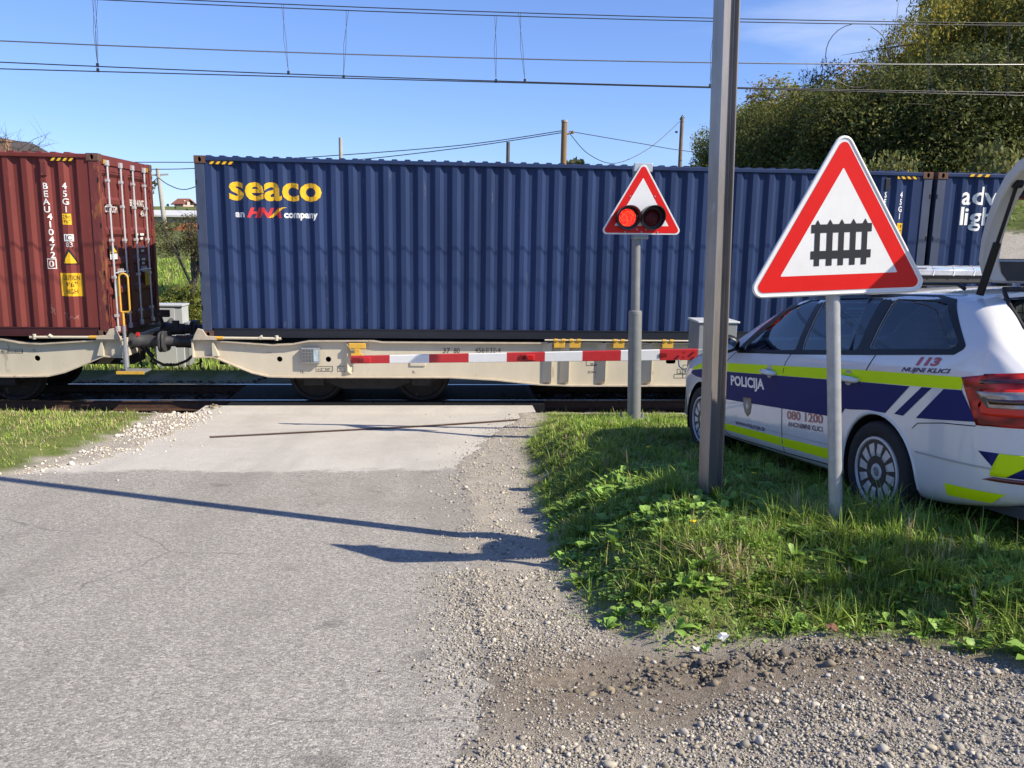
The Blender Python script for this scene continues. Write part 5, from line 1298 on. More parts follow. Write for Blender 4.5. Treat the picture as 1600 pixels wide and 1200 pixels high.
for i, (X, Y, hh) in enumerate(((27,30,16),(33,27,17),(36,38,18),(30,44,16),(42,30,18),(46,36,19))):
    t = copy_tree(protos['ol' if i % 2 else 'dg']); s = hh/(11 if i % 2 else 10); t.location = (X, Y, float(H(X, Y))-.2); t.scale = (s,s,s); t.rotation_euler = (0,0,i*1.1)
    t['label'] = ('olive' if i % 2 else 'dark green')+' tree deep in the wood beyond the trees at its front'; t['group'] = 'trees deep in the wood'
t = copy_tree(protos['sh']); s = 2.65/4; t.location = (4.5, 2.55, float(H(4.5, 2.55))-.05); t.scale = (s*.27,s*.27,s); t['label'] = 'unseen leafy bush added right of the view to shade the grass'; t['category'] = 'shrub'; t['group'] = 'unseen shrubs added for their shade'  # unseen bush, added only to cast shade on the grass
# between the wagons: lichened fruit tree, hedge bush, far trees
ft = make_tree('fruit_tree', 'gnarled fruit tree with grey lichened trunk and thin brownish leaves on the meadow', 'tree', 4.6, 2.3, 1.9, 8500, .042, (.095,.085,.034), 12, M_barkp, lumps=30, trunk_r=.16, bare=1, flat=.7, limbs=16)
p = at(300, 452, 27.5); z0 = float(H(p[0], 27.5)); ft.location = (p[0], 27.5, z0-.1); zt = at(280, 325, 27.5)[2]; k = (zt-z0)/4.6; ft.scale = (k,k,k)
hb = make_tree('bush', 'leafy yellow-green bush behind the grey cabinet between the wagons', 'bush', 2.3, 1.45, .1, 8000, .05, (.125,.145,.030), 13, lumps=22, limbs=8)
p = at(274, 432, 21.5); z0 = float(H(p[0], 21.5)); hb.location = (p[0], 21.5, z0-.1); k = (p[2]-z0)/2.3; hb.scale = (k*1.05,k,k)
bt = make_tree('bare_tree', 'leafless twiggy tree in front of the house roof at the left edge', 'tree', 7, 1.9, 3.2, 0, .05, (.1,.1,.1), 15, lumps=20, trunk_r=.13, bare=1, limbs=18)
p = at(6, 182, 31); z0 = float(H(p[0], 31)); bt.location = (p[0], 31, z0); k = (p[2]-z0)/7; bt.scale = (k,k,k)
FAR = dict(h=6, cr=3.0, base=.4, nl=2600, size=.22, col=(.075,.088,.030), seed=17, lumps=22, limbs=6)
k = 0
for u, v, Y, lab in ((238,322,135,'round dark tree left of the far pole foot'),(262,318,150,'small round tree right of the far pole'),(274,323,140,'dark bush left of the far red-roofed house'),(305,318,150,'dark tree right of the far red-roofed house'),(318,322,138,'dark tree beside the blue container edge'),(252,327,125,'low dark bush below the far pole'),(292,326,128,'low bush under the far red-roofed house')):
    place_tree('far', FAR, u, v, Y, lab, k*1.3, 1.0, 'far_tree', 'tree', 'far trees on the ridge'); k += 1
for X, Y, hh in ((-60,120,8),(-48,135,7),(-75,110,9),(-90,140,9),(-10,150,8),(5,140,8),(18,120,9),(-2,125,7)):
    t = copy_tree(protos['far']); s = hh/6; t.location = (X, Y, float(H(X,Y))); t.scale = (s,s,s); t.rotation_euler = (0,0,X*.7); t['label'] = 'far round tree hidden behind the train'; t['group'] = 'far trees hidden behind the train'
# houses
M_plast = mat('house_plaster', (.42,.40,.33), .9, 0, .15, 2)
M_tile = mat('dark_roof_tiles', (.070,.055,.050), .8, 0, .4, 9)
M_tiler = mat('red_roof_tiles', (.30,.10,.06), .8, 0, .3, 6)
M_chim = mat('brick_chimney', (.36,.21,.14), .9, 0, .35, 8)
M_pane = mat('window_pane', (.03,.035,.04), .1, coat=1)
M_frame = mat('white_window_frame', (.7,.7,.68), .5)
def house(name, label, X, Y, rot, w, dp, hw, hr, wallm, roofm, chim=True):
    t = thing(name, label, 'house', (X, Y, float(H(X, Y))-.3), rot)
    b = MB(); b.prism([(-w/2,0),(w/2,0),(w/2,hw),(0,hw+hr),(-w/2,hw)], 'xz', 0, dp); b.build('wall', wallm, t)
    e = .6; k_ = hr/(w/2); b = MB()
    for s in (-1, 1):
        x1 = s*(w/2+e); z1 = hw-e*k_
        vs = [(0,-e,hw+hr),(x1,-e,z1),(x1,dp+e,z1),(0,dp+e,hw+hr)]; vs += [(x,y,z+.22) for x,y,z in vs]
        b.add(vs, [(0,1,2,3),(4,5,6,7),(0,1,5,4),(1,2,6,5),(2,3,7,6),(3,0,4,7)])
    rf = b.build('roof', roofm, t)
    if chim: 
        b = MB(); b.box(w*.24,dp*.25,hw+hr*.35,w*.24+.5,dp*.25+.5,hw+hr*.86); b.box(w*.24-.05,dp*.25-.05,hw+hr*.86,w*.24+.55,dp*.25+.55,hw+hr*.9); b.build('chimney', M_chim, rf)
    for x in (-w*.25, w*.25):
        for z in (1.0, 3.6) if hw > 4.5 else (1.0,):
            f = MB(); f.box(x-.55,-.06,z,x+.55,.0,z+1.3); fo = f.build('window', M_frame, t); f = MB(); f.box(x-.45,-.075,z+.1,x+.45,-.061,z+1.2); f.build('pane', M_pane, fo)
    return t
p = at(-118, 200, 44); z0 = float(H(p[0], 44)); hz_ = p[2]-z0+.3
house('house', 'house with dark gabled roof and brick chimney above the red container', p[0], 44, R(-4), 8.4, 9, hz_-2.4, 2.4, M_plast, M_tile)
p = at(294, 309, 230); house('house', 'far pink house with red roof on the ridge between the wagons', p[0], 230, R(60), 3.6, 3.2, 1.5, 1.1, mat('pink_plaster', (.62,.42,.36), .9), M_tiler, False)
p = at(270, 334, 75); t = thing('farm_shed', 'long low shed with pale roof on the meadow behind the fruit tree', 'shed', (p[0], 75, float(H(p[0],75))-.2))
zt = p[2]-t.location.z
b = MB(); b.box(-9,0,0,9,5,max(zt-.6,.8)); b.build('wall', M_plast, t)
b = MB(); b.prism([(-.5,max(zt-.75,.6)),(5.5,max(zt-.75,.6)),(5.5,max(zt-.65,.7)),(2.5,zt+.35),(-.5,max(zt-.6,.75))], 'yz', -9.5, 9.5); b.build('roof', mat('pale_sheet_roof', (.55,.55,.54), .5), t)
p = at(292, 351, 60); t = thing('small_hut', 'small hut with orange tiled roof in front of the long pale-roofed shed', 'hut', (p[0], 60, float(H(p[0],60))-.2)); zt = p[2]-t.location.z
b = MB(); b.box(-1.2,0,0,1.2,2,zt-.5); b.build('wall', M_plast, t); b = MB(); b.prism([(-1.5,zt-.55),(1.5,zt-.55),(0,zt+.1)], 'xz', -.3, 2.3); b.build('roof', mat('orange_roof_tiles', (.50,.16,.07), .8, 0, .2, 8), t)
t, p_, h_ = pole(246, 263, 62, .13, M_conc, 'pale leaning far pole seen between the red and blue containers')
t.rotation_euler = (0, R(-4), 0); t.location.x += h_*.07
b = MB(); b.box(-.7,-.05,h_-.5,.7,.05,h_-.38); b.build('crossarm', M_conc, t)
for lab, pts in (('far cable dipping right from the pale leaning pole', [px_at(247,277,62), px_at(262,288,60), px_at(285,296,58), px_at(310,290,56), px_at(360,268,52)]), ('far cable running left from the pale leaning pole', [px_at(246,278,62), px_at(225,296,62), px_at(190,312,62)])):
    cable('pole_cable', lab, pts, .03)

# ------------------------------------------------------------------ police estate car
M_paint = mat('white_car_paint', (.70,.70,.70), .24, 0, .08, 2.5, coat=.9)
M_navy = mat('navy_livery_film', (.014,.022,.13), .55, 0, .1, 3, spec=.18)
M_fluo = mat('fluorescent_livery_film', (.66,.88,.005), .55, 0, .04, 5, spec=.2)
M_dredl = mat('dark_red_livery_lettering', (.42,.035,.045), .35, coat=.5)
M_navyl = mat('navy_livery_lettering', (.02,.025,.11), .35, coat=.5)
M_wliv = mat('white_livery_lettering', (.70,.71,.73), .3, coat=.6)
M_trim = mat('black_gloss_trim', (.010,.010,.011), .38, spec=.25)
M_seal = mat('black_rubber_seal', (.010,.010,.010), .6)
M_tyre = mat('tyre_rubber', (.020,.020,.021), .8, 0, .25, 14)
M_rimm = mat('silver_wheel_cover', (.60,.61,.63), .35, .2, .1, 12)
M_rimd = mat('dark_wheel_recess', (.035,.035,.038), .5)
M_int = mat('dark_interior', (.05,.05,.053), .8, 0, .2, 9)
M_seat = mat('grey_seat_cloth', (.12,.122,.13), .85, 0, .3, 20)
M_chrome = mat('bright_lightbar_chrome', (.82,.83,.85), .12, .9)
M_clear = mat('clear_lightbar_lens', (.50,.53,.57), .08, .2, .25, 14, coat=1)
M_gap = mat('panel_gap', (.006,.006,.007), .8)
def glass_mat(name, tint, keep):
    m = bpy.data.materials.new(name); m.use_nodes = True; n, l = m.node_tree.nodes, m.node_tree.links; n.clear()
    o = n.new('ShaderNodeOutputMaterial'); tr = n.new('ShaderNodeBsdfTransparent'); tr.inputs[0].default_value = (*tint, 1)
    gl = n.new('ShaderNodeBsdfGlossy'); gl.inputs['Roughness'].default_value = .012; gl.inputs[0].default_value = (.95,.97,1,1)
    fr = n.new('ShaderNodeFresnel'); fr.inputs['IOR'].default_value = 1.55; ad = n.new('ShaderNodeMath'); ad.operation = 'ADD'; ad.inputs[1].default_value = keep
    mx = n.new('ShaderNodeMixShader'); l.new(fr.outputs[0], ad.inputs[0]); l.new(ad.outputs[0], mx.inputs[0]); l.new(tr.outputs[0], mx.inputs[1]); l.new(gl.outputs[0], mx.inputs[2]); l.new(mx.outputs[0], o.inputs[0]); return m
M_glass = glass_mat('car_glass', (.34,.41,.43), .02)
M_glassd = glass_mat('privacy_glass', (.22,.27,.29), .02)
def pchip(xs, ys, x):
    xs, ys = np.asarray(xs, float), np.asarray(ys, float); h = np.diff(xs); d = np.diff(ys)/h; m = np.zeros_like(xs)
    m[0], m[-1] = d[0], d[-1]
    for i in range(1, len(xs)-1):
        if d[i-1]*d[i] > 0: w1, w2 = 2*h[i]+h[i-1], h[i]+2*h[i-1]; m[i] = (w1+w2)/(w1/d[i-1]+w2/d[i])
    x = np.clip(x, xs[0], xs[-1]); i = np.clip(np.searchsorted(xs, x)-1, 0, len(h)-1); t = (x-xs[i])/h[i]
    return ys[i]*(1+2*t)*(1-t)**2 + m[i]*h[i]*t*(1-t)**2 + ys[i+1]*t*t*(3-2*t) + m[i+1]*h[i]*t*t*(t-1)
CAR_L = 4.62
def cw(x): return float(pchip([0,.03,.08,.16,.28,.45,.8,1.3,2.3,3.4,3.9,4.2,4.4,4.52,4.59,4.62],[.60,.70,.775,.83,.868,.888,.903,.907,.905,.903,.893,.86,.80,.69,.50,.30], x))
def zroof(x): return float(pchip([0,.02,.05,.1,.2,.3,.4,.5,.64,1.0,1.5,2.0,2.4,2.62,2.85,3.1,3.3,3.5,3.9,4.25,4.45,4.56,4.62],[.62,.80,.92,1.0,1.11,1.21,1.30,1.372,1.425,1.452,1.468,1.468,1.455,1.432,1.35,1.215,1.085,1.005,.955,.875,.775,.68,.55], x))
def zbelt(x): return float(pchip([0,.3,.46,1.2,2.1,2.85,3.2,3.6,4.0,4.3,4.5,4.62],[1.10,1.085,1.075,1.045,1.015,.985,.975,.945,.895,.82,.72,.54], x))
def zlow(x): return float(pchip([0,.1,.35,.7,1.5,3.4,3.9,4.3,4.62],[.36,.31,.25,.20,.185,.185,.19,.21,.27], x))
def section(x):
    W_, zr, zb, zl = cw(x), zroof(x), zbelt(x), zlow(x)
    k = W_/.907
    if zb > zr-.06: zb = zr-.06
    top = max(.0, zr-zb)
    full = min(1, top/.40)
    # roofline over the side windows: cabin tapers inwards with height
    ys = [0, .70*k, .815*k, .866*k, .884*k, .893*k, .902*k, .907*k, .897*k]
    zs = [zl, zl, zl+.015, zl+.09, zl+.20, zl+(zb-zl)*.50, zl+(zb-zl)*.74, zl+(zb-zl)*.835, zb-(zb-zl)*.085]
    yb = (.868 if x < 3.2 else .868+(x-3.2)*.01)*k
    ys.append(yb); zs.append(zb)
    kk = 1.0 if x < 3.35 else 1.0
    yt = yb-(.205*full+.03*(1-full))     # roof rail half width
    for f in (.33, .66): ys.append(yb+(yt-yb)*f+.012*full*math.sin(f*math.pi)); zs.append(zb+(top-.085*full)*f*1.0)
    ys.append(yt); zs.append(zb+top-.085*full)
    ys.append(yt-.075*min(1,k)); zs.append(zr-.035*full-.006)
    ys.append(yt*.45); zs.append(zr-.008*full)
    ys.append(0); zs.append(zr)
    return list(zip(ys, zs))
ST = [0,.012,.03,.06,.1,.15,.2,.27,.35,.45,.55,.65,.8,1.0,1.2,1.4,1.6,1.8,2.0,2.2,2.4,2.55,2.68,2.8,2.92,3.05,3.18,3.3,3.42,3.55,3.7,3.9,4.05,4.2,4.32,4.42,4.5,4.56,4.6,4.62]
secs = [section(x) for x in ST]; ns = len(secs[0])
vs = []; ring = 2*ns-2
for x, sc_ in zip(ST, secs):
    vs += [(x, y, z) for y, z in sc_] + [(x, -y, z) for y, z in sc_[-2:0:-1]]
fs = [(i*ring+j, i*ring+(j+1)%ring, (i+1)*ring+(j+1)%ring, (i+1)*ring+j) for i in range(len(ST)-1) for j in range(ring)]
fs += [tuple(range(ring)), tuple((len(ST)-1)*ring+j for j in range(ring-1,-1,-1))]
bodyb = MB(); bodyb.add(vs, fs)
tmp = bodyb.build('shell', M_paint); 
sb = tmp.modifiers.new('s', 'SUBSURF'); sb.levels = 2; sb.render_levels = 2
dg = bpy.context.evaluated_depsgraph_get(); dg.update()
me = bpy.data.meshes.new_from_object(tmp.evaluated_get(dg)); tmp.modifiers.clear(); tmp.data = me
bmx = bmesh.new(); bmx.from_mesh(me); BVH = BVHTree.FromBMesh(bmx)
def side_y(x, z, off=0.0):
    h = BVH.ray_cast(Vector((x, 3, z)), Vector((0,-1,0)))
    return h[0]+Vector((0, off, 0)) if h[0] is not None else None
def drape_side(bm, off, step=.06, right=False):
    xs = [v.co.x for v in bm.verts]; zs = [v.co.z for v in bm.verts]
    cut_bm(bm, np.arange(math.floor(min(xs)/step)*step, max(xs), step), np.arange(math.floor(min(zs)/step)*step, max(zs), step))
    for v in bm.verts:
        h = BVH.ray_cast(Vector((v.co.x, 3, v.co.z)), Vector((0,-1,0)))
        if h[0] is not None: v.co = h[0]+h[1]*off
        else: v.co.y = .3
        if right: v.co.y = -v.co.y
    bmesh.ops.recalc_face_normals(bm, faces=bm.faces)
    return bm
def drape_front(bm, off, step=.06, rear=False):
    """bm drawn in the xz plane (x = sideways); projected along the car's length"""
    xs = [v.co.x for v in bm.verts]; zs = [v.co.z for v in bm.verts]
    cut_bm(bm, np.arange(math.floor(min(xs)/step)*step, max(xs), step), np.arange(math.floor(min(zs)/step)*step, max(zs), step))
    for v in bm.verts:
        o_ = Vector((-2 if rear else 7, v.co.x, v.co.z)); h = BVH.ray_cast(o_, Vector((1 if rear else -1,0,0)))
        if h[0] is not None: v.co = h[0]+h[1]*off
    return bm
CQ = (3.61275348, 3.71929146, 1.29597638, 1.66772187, -.102840869)
def car_matrix():
    px, py, pz, yw, pt = CQ
    F = Vector((math.cos(yw)*math.cos(pt), math.sin(yw)*math.cos(pt), math.sin(pt))); Lf = Vector((-math.sin(yw), math.cos(yw), 0)); U_ = F.cross(Lf)
    m = Matrix.Identity(4)
    for i in range(3): m[i][0], m[i][1], m[i][2], m[i][3] = F[i], Lf[i], U_[i], (px,py,pz)[i]
    return m
car = thing('police_car', 'white police estate car with blue and fluorescent yellow stripes and its tailgate raised', 'police car')
car.matrix_world = car_matrix()
# window outlines in side view
W_front = round_poly([(3.03,.995),(2.12,1.025),(2.185,1.395),(2.36,1.392),(2.60,1.315),(2.83,1.165)], .025)
W_rear = round_poly([(2.04,1.03),(1.345,1.055),(1.40,1.385),(2.11,1.398)], .03)
W_qrt = round_poly([(1.235,1.065),(.50,1.092),(.475,1.125),(.76,1.335),(.90,1.36),(1.275,1.378)], .03)
DLO = round_poly([(3.12,.965),(2.1,.993),(1.2,1.028),(.47,1.06),(.405,1.10),(.72,1.36),(.90,1.388),(1.4,1.408),(2.2,1.42),(2.42,1.413),(2.66,1.338),(2.90,1.185)], .02)
def cutter(poly, plane, a, b_):
    c = MB(); c.prism(poly, plane, a, b_); return c.build('cutter', M_gap)
sol = tmp.modifiers.new('sol', 'SOLIDIFY'); sol.thickness = .022; sol.offset = -1
cuts = [cutter(p, 'xz', -1.5, 1.5) for p in (W_front, W_rear, W_qrt)]
WSH = round_poly([(-.68,1.06),(.68,1.06),(.56,1.385),(-.56,1.385)], .06)
cuts.append(cutter(WSH, 'yz', 2.55, 3.8))
OPN = [(-.50,.66),(.50,.66),(.53,.95),(.60,1.04),(.575,1.2),(.53,1.32),(.47,1.52),(-.47,1.52),(-.53,1.32),(-.575,1.2),(-.60,1.04),(-.53,.95)]
cuts.append(cutter(OPN, 'yz', -.5, .60))
for xc in (1.085, 3.771):
    for s in (-1, 1):
        c = MB(); c.lathe([(.350, s*.60), (.350, s*1.2)], (xc, 0, .322), 'y', 40); cuts.append(c.build('cutter', M_gap))
bpy.context.view_layer.update()
boolean_cut(tmp, cuts)
tmp.name = 'body'; tmp.parent = car; tmp.data.polygons.foreach_set('use_smooth', [True]*len(tmp.data.polygons)); tmp.data.set_sharp_from_angle(angle=R(38))
body = tmp
def side_decal(name, polys, m, off=.0022, both=True, parent=body, step=.06):
    o = bm_obj(name, drape_side(poly_bm(polys), off, step), m, parent, 60)
    if both: bm_obj(name, drape_side(poly_bm(polys), off, step, True), m, parent, 60)
    return o
# stripes
arch = lambda xc, r, a0, a1, n=12: [(xc+r*math.cos(a0+(a1-a0)*i/n), .322+r*math.sin(a0+(a1-a0)*i/n)) for i in range(n+1)]
side_decal('yellow_stripe', [[(.372,.882),(1.2,.862),(2.2,.832),(3.2,.803),(3.80,.792),(4.02,.765),(3.95,.80),(3.77,.845),(3.2,.875),(2.2,.905),(1.2,.935),(.362,.948)]], M_fluo)
blue = [(.275,.722),(.375,.880),(.375,.8805),(.505,.8765),(.655,.700)]
side_decal('blue_panel', [[(.283,.722),(.372,.879),(.495,.876),(.715,.692)], [(.585,.874),(.665,.872),(.905,.695),(.825,.692)], [(.765,.869),(1.2,.860),(1.215,.8595),(1.44,.672),(1.36,.672),(1.16,.690),(.99,.690)], [(1.225,.859),(2.2,.830),(3.2,.800),(3.78,.789),(4.0,.765),(4.05,.735),(3.9,.712),(3.75,.708),(3.5,.60),(3.35,.555),(2.2,.585),(1.6,.600),(1.45,.640)]], M_navy)
side_decal('lower_yellow_stripe', [[(3.36,.285),(3.34,.345),(2.285,.362),(2.285,.296)], [(2.275,.296),(2.275,.362),(1.60,.376),(1.62,.303)]], M_fluo)
def car_text(s, x, z0, h, w, m, slope=0, shear=0, bold=0, off=.0035):
    bm = text_bm(s, h/.7, bold, shear); xs = [v.co.x for v in bm.verts]; a, b_ = min(xs), max(xs)
    for v in bm.verts: f = (v.co.x-a)/(b_-a); v.co.x = x-w*f; v.co.z += z0+slope*w*f
    return bm_obj('lettering', drape_side(bm, off, .08), m, body)
car_text('POLICIJA', 3.12, .695, .078, .60, M_wliv, .018, 0, .0038)
car_text('WWW.POLICIJA.SI', 3.06, .362, .030, .52, M_navyl, .02, 0, .0006)
car_text('080 1200', 2.17, .515, .062, .49, M_dredl, .05, 0, .001)
car_text('ANONIMNI KLICI', 2.16, .462, .034, .475, M_navyl, .045, 0, .0008)
car_text('113', .735, .992, .042, .19, M_dredl, .03, .25, .003)
car_text('NUJNI KLICI', .845, .950, .023, .39, M_navyl, .03, .3, .0008)
# shield crest on the front door
cx_, cz_ = 2.822, .545
sh_ = lambda k: [(cx_+.072*k, cz_+.062*k), (cx_-.072*k, cz_+.068*k), (cx_-.072*k, cz_), (cx_-.05*k, cz_-.055*k), (cx_, cz_-.09*k), (cx_+.05*k, cz_-.058*k), (cx_+.072*k, cz_)]
side_decal('crest', [sh_(1)], mat('crest_bronze', (.17,.13,.07), .4, .3), .0025, False)
side_decal('crest_field', [sh_(.80)], mat('crest_grey', (.20,.20,.21), .4, .2), .0035, False)
side_decal('crest_emblem', [[(cx_+.03,cz_-.005),(cx_+.012,cz_+.02),(cx_,cz_+.032),(cx_-.012,cz_+.02),(cx_-.03,cz_-.005),(cx_-.0,cz_-.03)]], mat('crest_pale', (.55,.53,.45), .4), .0045, False)
# door gaps and other panel lines
def strip(pts, w=.0085):
    out = []
    for (a, c), (a2, c2) in zip(pts[:-1], pts[1:]):
        d = Vector((a2-a, c2-c)).normalized(); a -= d.x*.001; c -= d.y*.001; n_ = (-d.y*w/2, d.x*w/2)
        out.append([(a-n_[0],c-n_[1]),(a2-n_[0],c2-n_[1]),(a2+n_[0],c2+n_[1]),(a+n_[0],c+n_[1])])
    return out
for q in ([(2.155,1.0),(2.20,.93),(2.235,.80),(2.25,.55),(2.262,.36),(2.275,.245),(1.62,.262),(1.50,.30),(1.47,.46)], [(1.47,.56),(1.46,.63),(1.40,.69),(1.24,.84),(1.18,.94),(1.135,1.03)], [(3.10,.968),(3.20,.90),(3.30,.72),(3.32,.45),(3.30,.26),(3.22,.235),(2.28,.245)]):
    side_decal('door_gap', strip(q), M_gap, .0018, True, body, .03)
side_decal('bumper_gap', strip([(.745,.63),(.70,.665),(.50,.690),(.285,.700)], .005), M_gap, .002, True, body, .02)
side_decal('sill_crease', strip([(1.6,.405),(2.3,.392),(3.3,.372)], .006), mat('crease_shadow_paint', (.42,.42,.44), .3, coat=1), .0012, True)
side_decal('bumper_crease', strip([(.72,.500),(.45,.493),(.2,.49)], .010), mat('bumper_crease_shade', (.40,.395,.40), .3, coat=1), .004, True, body, .015)  # flat grey strip; shade of the bumper fold painted as colour
# rear bumper films
side_decal('bumper_film', [[(.50,.295),(.50,.362),(.155,.365),(.245,.305)]], M_fluo, .004, True, body, .015)
def rear_decal(name, polys, m, off=.005, par=body, step=.015):
    return bm_obj(name, drape_front(poly_bm(polys), off, step, True), m, par, 60)
# black window surround, glass
def ring_side(outer, holes, name, m, off, right):
    bm = poly_bm([outer]); o = bm_obj(name, drape_side(bm, off, .05, right), m, None)
    c = [cutter(h, 'xz', -1.5, 1.5) for h in holes]
    s2 = o.modifiers.new('s', 'SOLIDIFY'); s2.thickness = .006; s2.offset = -1
    boolean_cut(o, c); o.parent = body; o.data.polygons.foreach_set('use_smooth', [True]*len(o.data.polygons)); o.data.set_sharp_from_angle(angle=R(35)); return o
for right in (False, True):
    ring_side(DLO, [W_front, W_rear, W_qrt], 'window_surround', M_trim, .0035, right)
    for nm, P_, m in (('front_window', W_front, M_glass), ('rear_window', W_rear, M_glass), ('quarter_window', W_qrt, M_glassd)):
        bm_obj(nm, drape_side(poly_bm([P_]), -.006, .05, right), m, body, 60)
bm_obj('windscreen', drape_front(poly_bm([WSH]), -.006, .05), M_glass, body, 60)
for s in (1, -1):     # quarter-light divider on the rear doors
    b = MB(); p0, p1 = side_y(1.435,1.05,-.012), side_y(1.56,1.39,-.012); b.tube([(p0.x,p0.y*s,p0.z),(p1.x,p1.y*s,p1.z)], .016, 8); b.build('window_divider', M_trim, body)
# handles
for x, z in ((2.425,.850), (1.36,.877)):
    for s in (1, -1):
        p = side_y(x, z); b = MB(); n = 9; 
        pts = [(x+.105*math.cos(math.pi*i/n), s*(p.y+.003+.030*math.sin(math.pi*i/n)**.6), z-.006+.004*math.cos(math.pi*i/n)) for i in range(n+1)]
        b.tube(pts, [.012,.017,.02,.021,.021,.021,.021,.02,.017,.012], 10); h_ = b.build('door_handle', M_paint, body, smooth=60)
        b = MB(); b.lathe([(.05,s*(p.y-.01)),(.05,s*(p.y+.0012))], (x+.01,0,z), 'y', 20); b.build('handle_recess', mat('handle_recess_shade', (.36,.36,.38), .3, coat=.6), h_)  # flat grey disc on the door; the hollow's shade is in its colour
# mirrors
for s in (1, -1):
    b = MB(); b.lathe([(.02,-.05),(.075,-.045),(.10,-.01),(.10,.035),(.075,.065),(.02,.075)], (0,0,0), 'x', 20); o = b.build('mirror', M_trim if s > 0 else M_trim, body, smooth=50)
    o.scale = (1,1.28,.80); o.location = (3.04, s*1.0, 1.045); o.rotation_euler = (0,0,R(-10*s))
    b = MB(); b.lathe([(0,-.052),(.066,-.0515)], (0,0,0), 'x', 20); b.build('mirror_glass', mat('mirror_silver', (.22,.23,.25), .05, 1.0), o)
    b = MB(); b.box(3.01, min(s*.84,s*.94), .985, 3.08, max(s*.84,s*.94), 1.02); b.build('mirror_arm', M_trim, body, bevel=.01)
# tail lamps: draped over the rear corner
def lamp_mesh(name, P_, m, off, s):
    """P_ is drawn round the rear corner: first coordinate is distance along the corner from the side edge (m)"""
    bm = poly_bm([P_]); xs = [v.co.x for v in bm.verts]; zs = [v.co.z for v in bm.verts]
    cut_bm(bm, np.arange(0, .5, .03), np.arange(.3, 1.1, .03))
    for v in bm.verts:
        # walk round the corner in plan: arc-length to ray direction
        a = v.co.x; ang = min(max((a-.16)/.22, 0), 1)*math.pi/2; ox = .375-min(a,.16) if a < .16 else .215
        dirv = Vector((math.sin(ang)*1.0, -math.cos(ang), 0)); 
        if a <= .16: o_ = Vector((.385-a, 2, v.co.z)); dirv = Vector((0,-1,0))
        elif a < .38: c_ = Vector((.28, .62, v.co.z)); d_ = Vector((-math.sin(ang), math.cos(ang), 0)); o_ = c_+d_*2; dirv = -d_
        else: o_ = Vector((-2, .62-(a-.38), v.co.z)); dirv = Vector((1,0,0))
        h = BVH.ray_cast(o_, dirv)
        if h[0] is not None: v.co = h[0]+h[1]*off
        if s < 0: v.co.y = -v.co.y
    bmesh.ops.recalc_face_normals(bm, faces=bm.faces)
    o = bm_obj(name, bm, m, None, 50); so_ = o.modifiers.new('s','SOLIDIFY'); so_.thickness = .012; so_.offset = 1; return o
def taillamp_mat():
    m = bpy.data.materials.new('red_tail_lamp'); m.use_nodes = True; n, l = m.node_tree.nodes, m.node_tree.links; p = n['Principled BSDF']
    p.inputs['Roughness'].default_value = .25; p.inputs['Coat Weight'].default_value = .25; p.inputs['Specular IOR Level'].default_value = .3
    t_ = n.new('ShaderNodeTexCoord'); mp_ = n.new('ShaderNodeMapping'); mp_.inputs['Scale'].default_value = (6,6,16); mp_.inputs['Rotation'].default_value = (0,.5,0)
    v = n.new('ShaderNodeTexVoronoi'); v.inputs['Scale'].default_value = 1.3; r = n.new('ShaderNodeValToRGB'); e = r.color_ramp.elements
    e[0].position = .15; e[0].color = (.62,.03,.022,1); e[1].position = .75; e[1].color = (.16,.005,.008,1)
    l.new(t_.outputs['Object'], mp_.inputs[0]); l.new(mp_.outputs[0], v.inputs['Vector']); l.new(v.outputs['Distance'], r.inputs[0]); l.new(r.outputs[0], p.inputs['Base Color']); return m
M_tail = taillamp_mat(); M_tail2 = mat('bright_red_lamp_insert', (.70,.02,.012), .3, coat=.2); M_tailc = mat('clear_lamp_insert', (.42,.36,.33), .12, .4, .5, 22, coat=1); M_taild = mat('dark_lamp_insert', (.05,.006,.008), .15, coat=1)
for s in (1, -1):
    o = lamp_mesh('tail_lamp', [(.01,.948),(.10,.705),(.48,.715),(.48,1.0),(.20,.975)], M_tail, .003, s); o.parent = body
    for P_, m in (([(.13,.940),(.46,.962),(.46,.940),(.13,.922)], M_taild), ([(.14,.895),(.185,.765),(.46,.765),(.46,.905)], M_tail2), ([(.165,.885),(.20,.805),(.46,.808),(.46,.89)], M_tailc), ([(.20,.850),(.21,.825),(.46,.828),(.46,.852)], M_taild)):
        q = lamp_mesh('lamp_insert', P_, m, .016 if m is M_tail2 or m is M_taild and P_[0][1] > .9 else (.020 if m is M_tailc else .024), s); q.parent = o; q.modifiers[0].thickness = .003
    for nm, P_, m, of in (('chevron', [(.165,.575),(.48,.575),(.48,.455),(.205,.455),(.215,.50)], M_navy, .003), ('chevron', [(.205,.455),(.255,.455),(.36,.575),(.235,.575),(.213,.50)], M_fluo, .006), ('reflector', [(.175,.428),(.215,.450),(.48,.450),(.48,.425)], mat('dark_red_bumper_reflector', (.12,.015,.02), .25, coat=.8), .004), ('lower_valance', [(.31,.355),(.36,.395),(.48,.395),(.48,.34)], M_seal, .003)):
        q = lamp_mesh(nm, P_, m, of, s); q.parent = body; q.modifiers[0].thickness = .0015
    # head lamps and front details
    bm = poly_bm([[(s*.52,.70),(s*.79,.735),(s*.80,.66),(s*.55,.60)]]); bm_obj('headlamp', drape_front(bm, .004), mat('headlamp_glass', (.55,.58,.62), .08, .3, coat=1), body, 60)
bm_obj('grille', drape_front(poly_bm([[(-.45,.70),(.45,.70),(.38,.56),(-.38,.56)]]), .004), M_trim, body, 60)
bm_obj('lower_grille', drape_front(poly_bm([[(-.55,.42),(.55,.42),(.50,.30),(-.50,.30)]]), .004), M_seal, body, 60)
